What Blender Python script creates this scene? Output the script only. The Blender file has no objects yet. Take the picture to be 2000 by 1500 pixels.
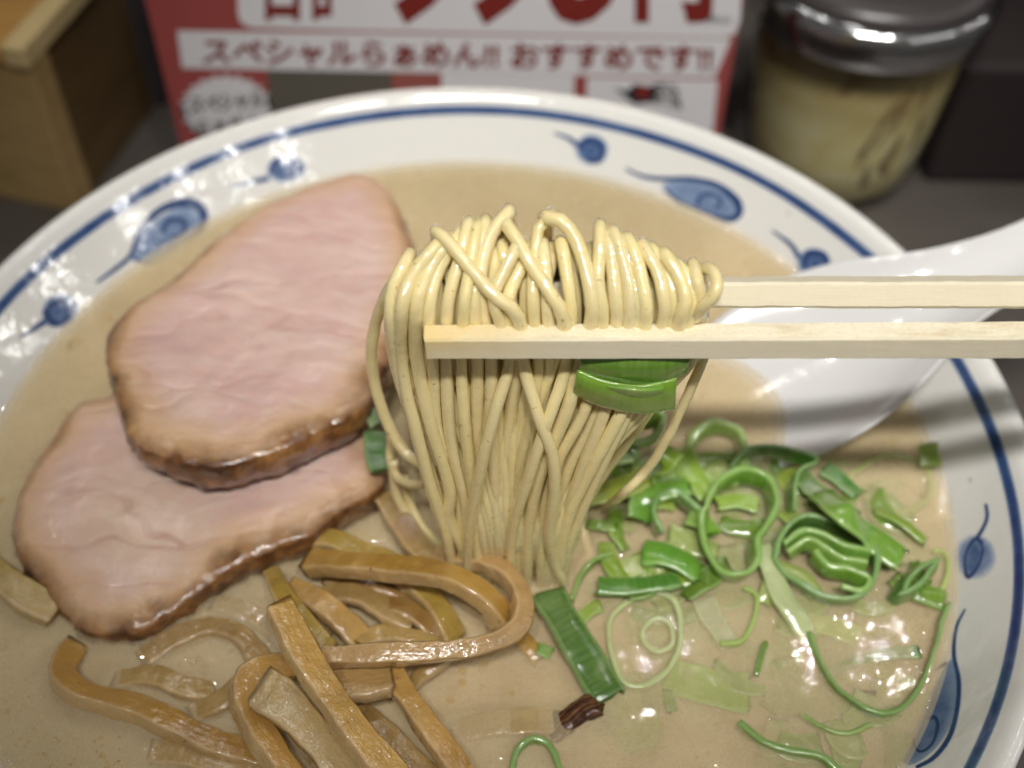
import bpy, bmesh, math, random
import numpy as np
from mathutils import Vector, Matrix, noise

random.seed(7)
rng = np.random.default_rng(7)
S = bpy.context.scene
COL = S.collection
CM = 0.01                                   # everything below is written in centimetres

# ------------------------------------------------------------------ camera
CAM = np.array([0.895, -12.917, 24.996])
PITCH, ROLL, FPX = 0.880, -0.020, 2400.0
_F = np.array([0, math.cos(PITCH), -math.sin(PITCH)])
_U = np.array([0, math.sin(PITCH), math.cos(PITCH)])
_R = np.array([1.0, 0, 0])
R_ = math.cos(ROLL) * _R - math.sin(ROLL) * _U
U_ = math.sin(ROLL) * _R + math.cos(ROLL) * _U

cd = bpy.data.cameras.new("camera")
cam = bpy.data.objects.new("camera", cd)
COL.objects.link(cam)
cam.matrix_world = Matrix(((R_[0], U_[0], -_F[0], CAM[0] * CM), (R_[1], U_[1], -_F[1], CAM[1] * CM),
                           (R_[2], U_[2], -_F[2], CAM[2] * CM), (0, 0, 0, 1)))
cd.sensor_width = 36.0
cd.lens = 36.0 * FPX / 2000.0
cd.clip_start = 0.01
cd.clip_end = 20
cd.dof.use_dof = True
cd.dof.focus_distance = 0.176
cd.dof.aperture_fstop = 12
S.camera = cam

# ------------------------------------------------------------------ light
w = bpy.data.worlds.new("World")
S.world = w
w.use_nodes = True
w.node_tree.nodes["Background"].inputs[0].default_value = (1.0, 0.965, 0.92, 1)
w.node_tree.nodes["Background"].inputs[1].default_value = 0.10
S.view_settings.view_transform = 'Standard'
S.view_settings.look = 'None'
S.view_settings.exposure = 0
S.view_settings.gamma = 1


def lamp(name, x, y, z, power, size, tx=1, ty=0, tz=8, col=(1, 0.98, 0.945)):
    l = bpy.data.lights.new(name, 'AREA')
    l.shape = 'DISK'
    l.size = size * CM
    l.energy = power
    l.color = col
    o = bpy.data.objects.new(name, l)
    COL.objects.link(o)
    o.location = (x * CM, y * CM, z * CM)
    d = Vector((tx - x, ty - y, tz - z))
    o.rotation_euler = d.to_track_quat('-Z', 'Y').to_euler()
    return o


def spot(name, x, y, z, power, rad, tx, ty, tz, cone, blend=1.0, col=(1, 0.98, 0.945)):
    l = bpy.data.lights.new(name, 'SPOT')
    l.shadow_soft_size = rad * CM
    l.energy = power
    l.color = col
    l.spot_size = math.radians(cone)
    l.spot_blend = blend
    o = bpy.data.objects.new(name, l)
    COL.objects.link(o)
    o.location = (x * CM, y * CM, z * CM)
    o.rotation_euler = Vector((tx - x, ty - y, tz - z)).to_track_quat('-Z', 'Y').to_euler()
    return o


# a row of ceiling downlights behind the photographer, and a row over the far side of the counter
for x in (-14, 8, 30):
    spot("ceiling_or_fill_lamp", x, -52, 132, 20.0, 3.8, 4.2, 7.6, 8, 15, .9)
for x, y in ((-38, 62), (-10, 64), (17, 59), (51, 69), (66, 71), (52, 100), (8, 78)):
    lamp("ceiling_or_fill_lamp", x, y, 140, 0.5, 1.4)
spot("ceiling_or_fill_lamp", 2, -50, 134, 12, 2.5, 3, 19, 4, 24, .8)  # fill spot added to brighten the card, jar and box behind the bowl
# another row to the right of the seat
for x, y in ((98, -113), (122, -94), (146, -72), (176, -46), (230, 12), (285, 74)):
    lamp("ceiling_or_fill_lamp", x, y, 140, 0.7 + max(0, x - 150) * .008, 1.1)

S.cycles.use_denoising = True
try:
    S.cycles.denoiser = 'OPENIMAGEDENOISE'
    S.cycles.denoising_input_passes = 'RGB_ALBEDO_NORMAL'
except Exception:
    pass
S.cycles.max_bounces = 10
S.cycles.transparent_max_bounces = 24
S.cycles.caustics_reflective = False
S.cycles.caustics_refractive = False
S.cycles.sample_clamp_indirect = 6


# ------------------------------------------------------------------ where a ray of the photo meets the world
def ray(px, py):
    return _F + (px - 1000) / FPX * R_ + (750 - py) / FPX * U_


def Pz(px, py, z):
    d = ray(px, py)
    return CAM + d * ((z - CAM[2]) / d[2])


def Py(px, py, y):
    d = ray(px, py)
    return CAM + d * ((y - CAM[1]) / d[1])


ZS = 6.585                                   # soup level
SLOPE = (9.6 - 8.823) / (7.5 - ZS)


def r_in(z):
    return 8.823 + (z - ZS) * SLOPE


def Pbowl(px, py, off=0.006):
    d = ray(px, py)
    a, b = 0.0, (5.5 - CAM[2]) / d[2]
    for _ in range(50):
        m = (a + b) / 2
        p = CAM + d * m
        if math.hypot(p[0], p[1]) < r_in(p[2]):
            a = m
        else:
            b = m
    p = CAM + d * a
    r = math.hypot(p[0], p[1])
    n = np.array([-p[0] / r, -p[1] / r, SLOPE])
    n /= np.linalg.norm(n)
    return p + n * off


# ------------------------------------------------------------------ helpers
def tag(o, label=None, cat=None, group=None, kind=None):
    if label: o["label"] = label
    if cat: o["category"] = cat
    if group: o["group"] = group
    if kind: o["kind"] = kind
    return o


def empty(name, loc):
    o = bpy.data.objects.new(name, None)
    o.empty_display_size = 0.01
    o.location = Vector(loc) * CM
    COL.objects.link(o)
    return o


def mesh_obj(name, V, F, mat, parent=None, smooth=True, attrs=None, color=None, mats=None, fmat=None):
    V = np.asarray(V, float)
    me = bpy.data.meshes.new(name)
    off = np.array(parent.location) / CM if parent is not None and parent.type == 'EMPTY' else np.zeros(3)
    me.from_pydata([tuple(v) for v in (V - off) * CM], [], [tuple(f) for f in F])
    for m in (mats or [mat]):
        me.materials.append(m)
    if fmat is not None:
        me.polygons.foreach_set("material_index", np.asarray(fmat, np.int32))
    if smooth:
        me.polygons.foreach_set("use_smooth", np.ones(len(me.polygons), bool))
    for k, a in (attrs or {}).items():
        at = me.attributes.new(k, 'FLOAT', 'POINT')
        at.data.foreach_set("value", np.asarray(a, np.float32))
    me.update()
    o = bpy.data.objects.new(name, me)
    COL.objects.link(o)
    if parent is not None:
        o.parent = parent
    if color is not None:
        o.color = (*color, 1)
    return o


def spline(P, n=40, closed=False, ext=True):
    """Catmull-Rom through P (list of k-vectors), n samples evenly spread by length."""
    P = np.asarray(P, float)
    if closed:
        Q = np.vstack([P[-1], P, P[0], P[1]])
    else:
        Q = np.vstack([2 * P[0] - P[1], P, 2 * P[-1] - P[-2]])
    out = []
    for i in range(1, len(Q) - 2):
        p0, p1, p2, p3 = Q[i - 1:i + 3]
        t = np.linspace(0, 1, 24, endpoint=False)[:, None]
        out.append(0.5 * ((2 * p1) + (-p0 + p2) * t + (2 * p0 - 5 * p1 + 4 * p2 - p3) * t ** 2 + (-p0 + 3 * p1 - 3 * p2 + p3) * t ** 3))
    out = np.vstack(out + [Q[-2][None]])
    L = np.concatenate([[0], np.cumsum(np.linalg.norm(np.diff(out[:, :3], axis=0), axis=1))])
    s = np.linspace(0, L[-1], n + 1 if closed else n)
    if closed:
        s = s[:-1]
    return np.stack([np.interp(s, L, out[:, k]) for k in range(out.shape[1])], 1)


def tangents(P, closed=False):
    if closed:
        T = np.roll(P, -1, 0) - np.roll(P, 1, 0)
    else:
        T = np.gradient(P, axis=0)
    return T / np.maximum(np.linalg.norm(T, axis=1), 1e-9)[:, None]


def tube(P, r, seg=10, wob=0.0, flat=1.0):
    P = np.asarray(P, float)
    n = len(P)
    T = tangents(P)
    N = np.zeros_like(P)
    a = np.array([0, 1.0, 0.1])
    N[0] = np.cross(T[0], a)
    N[0] /= np.linalg.norm(N[0])
    for i in range(1, n):
        v = N[i - 1] - T[i] * (N[i - 1] @ T[i])
        N[i] = v / max(np.linalg.norm(v), 1e-9)
    B = np.cross(T, N)
    r = np.broadcast_to(np.asarray(r, float), (n,))
    if wob:
        ph = rng.random(4) * 6.28
        s = np.arange(n)
        r = r * (1 + wob * (np.sin(s * .31 + ph[0]) + .6 * np.sin(s * .77 + ph[1])))
    th = np.linspace(0, 2 * np.pi, seg, endpoint=False)
    V = P[:, None] + r[:, None, None] * (np.cos(th)[None, :, None] * N[:, None] + flat * np.sin(th)[None, :, None] * B[:, None])
    V = V.reshape(-1, 3)
    F = []
    for i in range(n - 1):
        for j in range(seg):
            k = (j + 1) % seg
            F.append((i * seg + j, i * seg + k, (i + 1) * seg + k, (i + 1) * seg + j))
    F.append(tuple(range(seg))[::-1])
    F.append(tuple((n - 1) * seg + j for j in range(seg)))
    return V, F


def ribbon(P, wd, ht, up=(0, 0, 1), closed=False, sq=3.2, seg=12, twist=0.0, jit=0.0, taper=(1, 1), ragged=0.0):
    """a bar of rounded rectangular section along P; attributes along / side / top in cm"""
    P = np.asarray(P, float)
    n = len(P)
    T = tangents(P, closed)
    up = np.asarray(up, float)
    if up.ndim == 1:
        up = np.tile(up, (n, 1))
    B = np.cross(T, up)
    B /= np.maximum(np.linalg.norm(B, axis=1), 1e-9)[:, None]
    N = np.cross(B, T)
    s = np.linspace(0, 1, n)
    tw = twist * s if np.isscalar(twist) else np.interp(s, np.linspace(0, 1, len(twist)), twist)
    c, sn = np.cos(tw)[:, None], np.sin(tw)[:, None]
    B, N = B * c + N * sn, N * c - B * sn
    L = np.concatenate([[0], np.cumsum(np.linalg.norm(np.diff(P, axis=0), axis=1))])
    tp = np.interp(s, np.linspace(0, 1, len(taper)), taper)
    if sq == 0:                              # crisp cut section: flat faces, small rounded corners
        kx, ky = min(.3, .035 / (wd / 2)), min(.4, .035 / (ht / 2))
        q = []
        for sx, sy in ((1, 1), (-1, 1), (-1, -1), (1, -1)):
            arc = [(1 - kx + kx * math.cos(t), 1 - ky + ky * math.sin(t)) for t in (.0, 1.5708)]
            q += [(sx * u, sy * v) for u, v in (arc if sx * sy > 0 else arc[::-1])]
        q = np.array(q)
        cx, cy = q[:, 0], q[:, 1]
        seg = len(q)
    else:
        th = np.linspace(0, 2 * np.pi, seg, endpoint=False) + np.pi / seg
        cx = np.sign(np.cos(th)) * np.abs(np.cos(th)) ** (2 / sq)
        cy = np.sign(np.sin(th)) * np.abs(np.sin(th)) ** (2 / sq)
    W = wd / 2 * tp
    H = np.full(n, ht / 2)
    if jit:
        ph = rng.random(6) * 6.28
        W = W * (1 + jit * (np.sin(L * 3.1 + ph[0]) + .5 * np.sin(L * 8.3 + ph[1])))
        H = H * (1 + jit * (np.sin(L * 2.3 + ph[2]) + .5 * np.sin(L * 7.1 + ph[3])))
    V = P[:, None] + (cx[None, :, None] * W[:, None, None]) * B[:, None] + (cy[None, :, None] * H[:, None, None]) * N[:, None]
    if ragged and not closed:
        e = rng.normal(0, ragged, (2, seg, 1))
        V[0] += e[0] * T[0]
        V[-1] += e[1] * T[-1]
    al = np.repeat(L, seg)
    sd = (cx[None] * W[:, None]).ravel()
    tpv = np.tile(cy, n)
    sn_ = np.tile(cx, n)
    V = V.reshape(-1, 3)
    F = []
    m = n if closed else n - 1
    for i in range(m):
        i2 = (i + 1) % n
        for j in range(seg):
            k = (j + 1) % seg
            F.append((i * seg + j, i * seg + k, i2 * seg + k, i2 * seg + j))
    if not closed:
        F.append(tuple(range(seg))[::-1])
        F.append(tuple((n - 1) * seg + j for j in range(seg)))
    return V, F, dict(along=al, side=sd, topness=tpv, sidness=sn_)


def box(x0, x1, y0, y1, z0, z1):
    V = [(x, y, z) for z in (z0, z1) for y in (y0, y1) for x in (x0, x1)]
    F = [(0, 2, 3, 1), (4, 5, 7, 6), (0, 1, 5, 4), (2, 6, 7, 3), (0, 4, 6, 2), (1, 3, 7, 5)]
    return V, F


def lathe(prof, seg=96, cx=0, cy=0):
    V, F = [], []
    for r, z in prof:
        for k in range(seg):
            a = 2 * math.pi * k / seg
            V.append((cx + r * math.cos(a), cy + r * math.sin(a), z))
    for i in range(len(prof) - 1):
        for k in range(seg):
            k2 = (k + 1) % seg
            F.append((i * seg + k, i * seg + k2, (i + 1) * seg + k2, (i + 1) * seg + k))
    return V, F


def bevel(o, wdt, seg=2):
    m = o.modifiers.new("bevel", 'BEVEL')
    m.width = wdt * CM
    m.segments = seg
    m.limit_method = 'ANGLE'
    return o


def join(parts):
    V, F, n = [], [], 0
    for v, f in parts:
        V.append(np.asarray(v, float))
        F += [tuple(i + n for i in q) for q in f]
        n += len(v)
    return np.vstack(V), F


# ------------------------------------------------------------------ node helpers
class NT:
    def __init__(self, name):
        self.m = bpy.data.materials.new(name)
        self.m.use_nodes = True
        self.t = self.m.node_tree
        self.b = self.t.nodes["Principled BSDF"]
        self.out = self.t.nodes["Material Output"]

    def n(self, typ, **kw):
        x = self.t.nodes.new(typ)
        for k, v in kw.items():
            setattr(x, k, v)
        return x

    def l(self, a, b):
        self.t.links.new(a, b)

    def set(self, **kw):
        for k, v in kw.items():
            self.b.inputs[k.replace("_", " ")].default_value = v
        return self

    def pos(self):
        return self.n("ShaderNodeTexCoord").outputs["Object"]

    def mapping(self, vec, scale):
        x = self.n("ShaderNodeMapping")
        x.inputs["Scale"].default_value = scale
        self.l(vec, x.inputs["Vector"])
        return x.outputs[0]

    def noise(self, vec, scale, detail=3, rough=.5, dist=0):
        x = self.n("ShaderNodeTexNoise")
        x.inputs["Scale"].default_value = scale
        x.inputs["Detail"].default_value = detail
        x.inputs["Roughness"].default_value = rough
        x.inputs["Distortion"].default_value = dist
        self.l(vec, x.inputs["Vector"])
        return x.outputs["Fac"]

    def attr(self, name):
        return self.n("ShaderNodeAttribute", attribute_name=name).outputs["Fac"]

    def ramp(self, fac, stops, interp='LINEAR'):
        x = self.n("ShaderNodeValToRGB")
        x.color_ramp.interpolation = interp
        e = x.color_ramp.elements
        while len(e) < len(stops):
            e.new(0.5)
        for q, (p, c) in zip(e, stops):
            q.position = p
            q.color = (*c, 1) if len(c) == 3 else c
        self.l(fac, x.inputs[0])
        return x.outputs["Color"]

    def mix(self, fac, a, b, mode='MIX'):
        x = self.n("ShaderNodeMix", data_type='RGBA', blend_type=mode)
        for s, v in ((x.inputs["Factor"], fac), (x.inputs["A"], a), (x.inputs["B"], b)):
            if hasattr(v, "is_output"):
                self.l(v, s)
            else:
                s.default_value = v if not isinstance(v, tuple) else (*v[:3], 1)
        return x.outputs["Result"]

    def math(self, op, a, b=0.0, c=0.0, clamp=False):
        x = self.n("ShaderNodeMath", operation=op, use_clamp=clamp)
        for s, v in zip(x.inputs, (a, b, c)):
            if hasattr(v, "is_output"):
                self.l(v, s)
            else:
                s.default_value = v
        return x.outputs[0]

    def vec(self, a, b, c):
        x = self.n("ShaderNodeCombineXYZ")
        for s, v in zip(x.inputs, (a, b, c)):
            if hasattr(v, "is_output"):
                self.l(v, s)
            else:
                s.default_value = v
        return x.outputs[0]

    def bump(self, h, strength=.3, dist=.0005):
        x = self.n("ShaderNodeBump")
        x.inputs["Strength"].default_value = strength
        x.inputs["Distance"].default_value = dist
        self.l(h, x.inputs["Height"])
        self.l(x.outputs[0], self.b.inputs["Normal"])
        return x.outputs[0]

    def wet(self, weight=.8, rough=.07, ior=1.5):
        self.b.inputs["Coat Weight"].default_value = weight
        self.b.inputs["Coat Roughness"].default_value = rough
        self.b.inputs["Coat IOR"].default_value = ior
        for k in list(self.t.links):
            if k.to_socket == self.b.inputs["Normal"]:
                self.l(k.from_socket, self.b.inputs["Coat Normal"])

    def color(self, c):
        if hasattr(c, "is_output"):
            self.l(c, self.b.inputs["Base Color"])
        else:
            self.b.inputs["Base Color"].default_value = (*c, 1)
        return self

    def fresnel(self, ior, normal=None):
        fr = self.n("ShaderNodeFresnel")
        fr.inputs["IOR"].default_value = ior
        if normal is not None:
            self.l(normal, fr.inputs["Normal"])
        g = self.n("ShaderNodeNewGeometry")
        return self.math('MULTIPLY', fr.outputs[0], self.math('SUBTRACT', 1.0, g.outputs["Backfacing"]))

    def objcol(self):
        return self.n("ShaderNodeObjectInfo").outputs["Color"]

    def objrand(self):
        return self.n("ShaderNodeObjectInfo").outputs["Random"]

    def sss(self, wgt, radius, scale):
        self.b.inputs["Subsurface Weight"].default_value = wgt
        self.b.inputs["Subsurface Radius"].default_value = radius
        self.b.inputs["Subsurface Scale"].default_value = scale
        return self


def plain(name, col, rough=.5, **kw):
    m = NT(name)
    p = m.pos()
    f = m.noise(p, 90, 3)
    m.color(m.mix(m.math('MULTIPLY', f, .35), col, tuple(c * .75 for c in col)))
    m.set(Roughness=rough, **kw)
    return m.m


# ceramic
def ceramic(name, col, bump=.12):
    m = NT(name)
    p = m.pos()
    f = m.noise(p, 25, 3)
    sp = m.noise(p, 420, 1)
    c = m.mix(m.math('MULTIPLY', f, .3), col, tuple(v * .93 for v in col))
    c = m.mix(m.math('MULTIPLY', m.math('GREATER_THAN', sp, .80), .5), c, (.35, .3, .25))
    m.color(c)
    m.set(Roughness=.09, IOR=1.52)
    h = m.math('ADD', m.noise(p, 430, 2, .5), m.math('MULTIPLY', m.noise(p, 60, 2), 1.5))
    m.bump(h, bump, .0006)
    return m.m


M_BOWL = ceramic("bowl_glaze", (.78, .765, .72), .16)
M_SPOON = ceramic("spoon_glaze", (.72, .71, .695), .05)


def paint_mat():
    m = NT("cobalt_paint")
    p = m.pos()
    wsh = m.attr("wash")
    f = m.noise(p, 260, 4, .6)
    v = m.math('ADD', wsh, m.math('MULTIPLY', m.math('SUBTRACT', f, .5), .45), clamp=True)
    m.color(m.ramp(v, [(0, (.024, .05, .15)), (.3, (.06, .115, .26)), (.65, (.25, .33, .48)), (1, (.66, .68, .69))]))
    m.set(Roughness=.1, IOR=1.52)
    m.bump(m.noise(p, 190, 2, .5), .15, .0006)
    return m.m


M_PAINT = paint_mat()


# wood of the chopsticks: pale, grain along the stick
def stick_mat():
    m = NT("pale_aspen_wood")
    al, sd = m.attr("along"), m.attr("across")
    v = m.vec(m.math('MULTIPLY', al, 1.0), m.math('MULTIPLY', sd, 30.0), m.objrand())
    f = m.noise(v, 1.4, 5, .62)
    v2 = m.vec(m.math('MULTIPLY', al, 5.0), m.math('MULTIPLY', sd, 60.0), 3.0)
    f2 = m.noise(v2, 3.0, 4, .7)
    c = m.ramp(f, [(.28, (.74, .63, .42)), (.45, (.88, .80, .60)), (.75, (.92, .86, .68))])
    c = m.mix(m.ramp(f2, [(.48, (0, 0, 0)), (.70, (.6, .6, .6))]), c, (.64, .51, .32))
    # the tip has soaked up broth
    st = m.math('MULTIPLY', m.attr("soak"), m.math('ADD', .35, m.math('MULTIPLY', m.noise(m.pos(), 300, 3), .9)), clamp=True)
    c = m.mix(st, c, (.80, .60, .24))
    m.color(c)
    m.set(Roughness=.62)
    m.b.inputs["Specular IOR Level"].default_value = .3
    m.bump(m.math('ADD', f, m.math('MULTIPLY', f2, .5)), .35, .0004)
    m.sss(.15, (1, .7, .4), .0012)
    return m.m


M_STICK = stick_mat()


def noodle_mat():
    m = NT("wheat_noodle")
    p = m.pos()
    f = m.noise(p, 130, 3)
    sp = m.noise(p, 1000, 2, .5)
    c = m.mix(m.math('MULTIPLY', f, .5), m.objcol(), (.80, .645, .33))
    c = m.mix(m.math('MULTIPLY', m.math('GREATER_THAN', sp, .72), .6), c, (.33, .19, .06))
    m.color(c)
    m.set(Roughness=.34, IOR=1.45)
    m.b.inputs["Specular IOR Level"].default_value = .3
    m.sss(.45, (1, .68, .36), .0009)
    h = m.math('ADD', m.noise(p, 480, 3, .6), m.math('MULTIPLY', m.noise(p, 1500, 2), .2))
    m.bump(h, .28, .0005)
    m.wet(1.0, .04, 1.6)
    cb = m.n("ShaderNodeBump")
    cb.inputs["Strength"].default_value = .5
    cb.inputs["Distance"].default_value = .0006
    m.l(m.math('ADD', m.noise(p, 520, 2, .5), m.math('MULTIPLY', m.noise(p, 230, 2), 1.3)), cb.inputs["Height"])
    m.l(cb.outputs[0], m.b.inputs["Coat Normal"])
    return m.m


M_NOODLE = noodle_mat()


def pork_mat():
    m = NT("roast_pork")
    p = m.pos()
    e = m.attr("edge")                       # cm from the outline
    dn = m.noise(p, 110, 4, .6)
    big = m.noise(p, 30, 2)
    d = m.math('ADD', m.math('ADD', e, m.math('MULTIPLY', m.math('SUBTRACT', big, .5), .7)), m.math('MULTIPLY', m.math('SUBTRACT', dn, .5), .7))
    flesh = m.ramp(m.noise(p, 36, 3, .55), [(.3, (.62, .40, .36)), (.55, (.70, .48, .42)), (.75, (.75, .57, .48))])
    flesh = m.mix(m.ramp(m.noise(p, 17, 2), [(.5, (0, 0, 0)), (.75, (.75, .75, .75))]), flesh, (.62, .44, .29))
    # muscle fibres
    vor = m.n("ShaderNodeTexVoronoi", feature='DISTANCE_TO_EDGE')
    vor.inputs["Scale"].default_value = 62
    mp = m.n("ShaderNodeMapping")
    mp.inputs["Rotation"].default_value = (0, 0, .75)
    mp.inputs["Scale"].default_value = (.22, 1.0, 1.0)
    wv = m.n("ShaderNodeVectorMath", operation='ADD')
    nz = m.n("ShaderNodeTexNoise")
    nz.inputs["Scale"].default_value = 60
    m.l(p, nz.inputs["Vector"])
    sc = m.n("ShaderNodeVectorMath", operation='SCALE')
    sc.inputs["Scale"].default_value = .012
    m.l(nz.outputs["Color"], sc.inputs[0])
    m.l(p, wv.inputs[0])
    m.l(sc.outputs[0], wv.inputs[1])
    m.l(wv.outputs[0], mp.inputs["Vector"])
    m.l(mp.outputs[0], vor.inputs["Vector"])
    ln = m.math('LESS_THAN', vor.outputs["Distance"], .018)
    ln = m.math('MULTIPLY', ln, m.ramp(m.noise(p, 90, 2), [(.42, (0, 0, 0)), (.7, (.5, .5, .5))]))
    flesh = m.mix(ln, flesh, (.46, .24, .2))
    fib = m.noise(m.vec(0, 0, 0), 3.0, 4, .6)
    m.l(mp.outputs[0], fib.node.inputs['Vector'])
    fib.node.inputs['Scale'].default_value = 260
    flesh = m.mix(m.ramp(fib, [(.42, (0, 0, 0)), (.66, (.42, .42, .42))]), flesh, (.83, .67, .57))
    c = m.mix(m.ramp(d, [(.15, (0, 0, 0)), (.95, (1, 1, 1))]), (.64, .41, .21), flesh)
    crust = m.ramp(m.noise(p, 240, 4, .65), [(.3, (.05, .017, .006)), (.5, (.17, .065, .018)), (.72, (.40, .20, .065))])
    c = m.mix(m.ramp(d, [(0, (0, 0, 0)), (.42, (1, 1, 1))]), crust, c)
    m.color(c)
    m.set(Roughness=.33)
    m.sss(.45, (1, .4, .28), .002)
    h = m.math('ADD', m.noise(p, 260, 4, .6), m.math('MULTIPLY', m.math('MINIMUM', vor.outputs["Distance"], .05), 6.0))
    h = m.math('ADD', h, m.math('MULTIPLY', fib, .8))
    m.bump(h, .55, .0007)
    m.wet(.6, .12)
    return m.m


M_PORK = pork_mat()


def bamboo_mat():
    m = NT("simmered_bamboo_shoot")
    al, sd = m.attr("along"), m.attr("side")
    p = m.pos()
    v = m.vec(m.math('MULTIPLY', al, 1.5), m.math('MULTIPLY', sd, 11.0), m.objrand())
    f = m.noise(v, 1.4, 3, .55)
    oc = m.objcol()
    c = m.mix(m.ramp(f, [(.4, (0, 0, 0)), (.8, (.4, .4, .4))]), oc, m.mix(.5, oc, (.30, .15, .03)))
    tp = m.attr("sidness")
    c = m.mix(m.math('MULTIPLY', m.math('GREATER_THAN', tp, .72), .55), c, (.60, .44, .24))
    sp = m.noise(p, 900, 2)
    c = m.mix(m.math('MULTIPLY', m.math('GREATER_THAN', sp, .74), .75), c, (.08, .035, .01))
    c = m.mix(m.ramp(m.noise(p, 110, 3, .6), [(.45, (0, 0, 0)), (.7, (.6, .6, .6))]), c, (.52, .34, .12))
    c = m.mix(m.ramp(m.noise(p, 75, 3, .6), [(.5, (0, 0, 0)), (.72, (.55, .55, .55))]), c, (.2, .1, .025))
    m.color(c)
    m.set(Roughness=.2)
    m.b.inputs["Specular IOR Level"].default_value = .7
    m.sss(.3, (1, .6, .25), .0012)
    m.bump(m.math('ADD', m.math('MULTIPLY', f, .35), m.math('MULTIPLY', m.noise(p, 380, 3, .65), 1.2)), .55, .0007)
    m.wet(.9, .07)
    return m.m


M_BAMBOO = bamboo_mat()


def onion_mat():
    m = NT("green_onion")
    al, sd, tp, sn = m.attr("along"), m.attr("side"), m.attr("topness"), m.attr("sidness")
    p = m.pos()
    oc = m.objcol()
    v = m.vec(m.math('MULTIPLY', al, 14.0), m.math('MULTIPLY', sd, 1.2), m.objrand())
    f = m.noise(v, 1.0, 4, .6)
    pale = m.mix(.5, oc, (.45, .58, .16))
    c = m.mix(m.ramp(f, [(.3, (0, 0, 0)), (.8, (.7, .7, .7))]), oc, pale)
    c = m.mix(m.math('MULTIPLY', m.noise(p, 80, 3), .8), c, m.mix(.6, oc, (.05, .12, .015)))
    c = m.mix(m.ramp(m.noise(p, 130, 3, .6), [(.5, (0, 0, 0)), (.75, (.3, .3, .3))]), c, (.60, .62, .30))
    # the cut faces are paler
    cut = m.math('MULTIPLY', m.math('GREATER_THAN', m.math('ABSOLUTE', m.attr("cutface")), .75), .55)
    c = m.mix(cut, c, m.mix(.5, oc, (.52, .66, .3)))
    m.color(c)
    m.set(Roughness=.2)
    m.b.inputs["Specular IOR Level"].default_value = .6
    m.sss(.3, (.6, 1, .25), .001)
    m.bump(m.math('ADD', m.math('MULTIPLY', f, .6), m.math('MULTIPLY', m.noise(p, 300, 2), 1.0)), .35, .0005)
    m.wet(.9, .06)
    return m.m


M_ONION = onion_mat()


# broth: turbid sheets, the top one wet
def broth_mat(alpha, wet):
    m = NT("pork_broth")
    p = m.pos()
    f = m.noise(p, 55, 4, .6, .5)
    g = m.noise(p, 2600, 2, .6)
    c = m.ramp(f, [(.3, (.80, .635, .375)), (.6, (.87, .715, .44)), (.8, (.90, .785, .52))])
    c = m.mix(m.ramp(m.noise(p, 14, 2), [(.42, (0, 0, 0)), (.65, (.6, .6, .6))]), c, (.62, .52, .29))
    c = m.mix(m.ramp(g, [(.56, (0, 0, 0)), (.68, (.5, .5, .5))]), c, (.95, .86, .66))
    c = m.mix(m.ramp(m.noise(p, 1900, 2, .6), [(.58, (0, 0, 0)), (.72, (.45, .45, .45))]), c, (.52, .40, .2))
    c = m.mix(m.math('MULTIPLY', m.math('GREATER_THAN', m.noise(p, 210, 1), .77), .4), c, (.42, .28, .1))
    dif = m.n("ShaderNodeBsdfDiffuse")
    m.l(c, dif.inputs[0])
    tr = m.n("ShaderNodeBsdfTransparent")
    mx = m.n("ShaderNodeMixShader")
    a = m.math('MULTIPLY', alpha, m.math('ADD', .7, m.math('MULTIPLY', f, .6)), clamp=True) if alpha < 1 else None
    if a is None:
        mx.inputs[0].default_value = 1
    else:
        m.l(a, mx.inputs[0])
    m.l(tr.outputs[0], mx.inputs[1])
    m.l(dif.outputs[0], mx.inputs[2])
    last = mx.outputs[0]
    if wet:
        gl = m.n("ShaderNodeBsdfGlossy")
        gl.inputs["Roughness"].default_value = .02
        bp = m.n("ShaderNodeBump")
        bp.inputs["Strength"].default_value = .16
        bp.inputs["Distance"].default_value = .0006
        m.l(m.math('ADD', m.noise(p, 260, 3, .6), m.math('MULTIPLY', m.noise(p, 1500, 2), .05)), bp.inputs["Height"])
        m.l(bp.outputs[0], gl.inputs["Normal"])
        mg = m.n("ShaderNodeMixShader")
        m.l(m.fresnel(1.48, bp.outputs[0]), mg.inputs[0])
        m.l(last, mg.inputs[1])
        m.l(gl.outputs[0], mg.inputs[2])
        last = mg.outputs[0]
    m.l(last, m.out.inputs["Surface"])
    return m.m


# ------------------------------------------------------------------ setting
def counter_mat():
    m = NT("counter_laminate")
    p = m.pos()
    f = m.noise(p, 30, 4)
    m.color(m.ramp(f, [(.3, (.085, .072, .062)), (.7, (.115, .10, .088))]))
    m.set(Roughness=.42)
    m.bump(m.noise(p, 900, 2), .1, .0003)
    return m.m


V, F = box(-120, 120, -60, 40, -3, 0)
o = mesh_obj("counter_top", V, F, counter_mat(), smooth=False)
tag(o, "dark grey brown counter top under the bowl", None, kind="structure")
V, F = box(-120, 120, 40, 43, -3, 70)
o = mesh_obj("back_wall", V, F, plain("wall_paint", (.062, .045, .044), .6), smooth=False)
tag(o, "dark reddish brown wall behind the counter", None, kind="structure")

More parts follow.
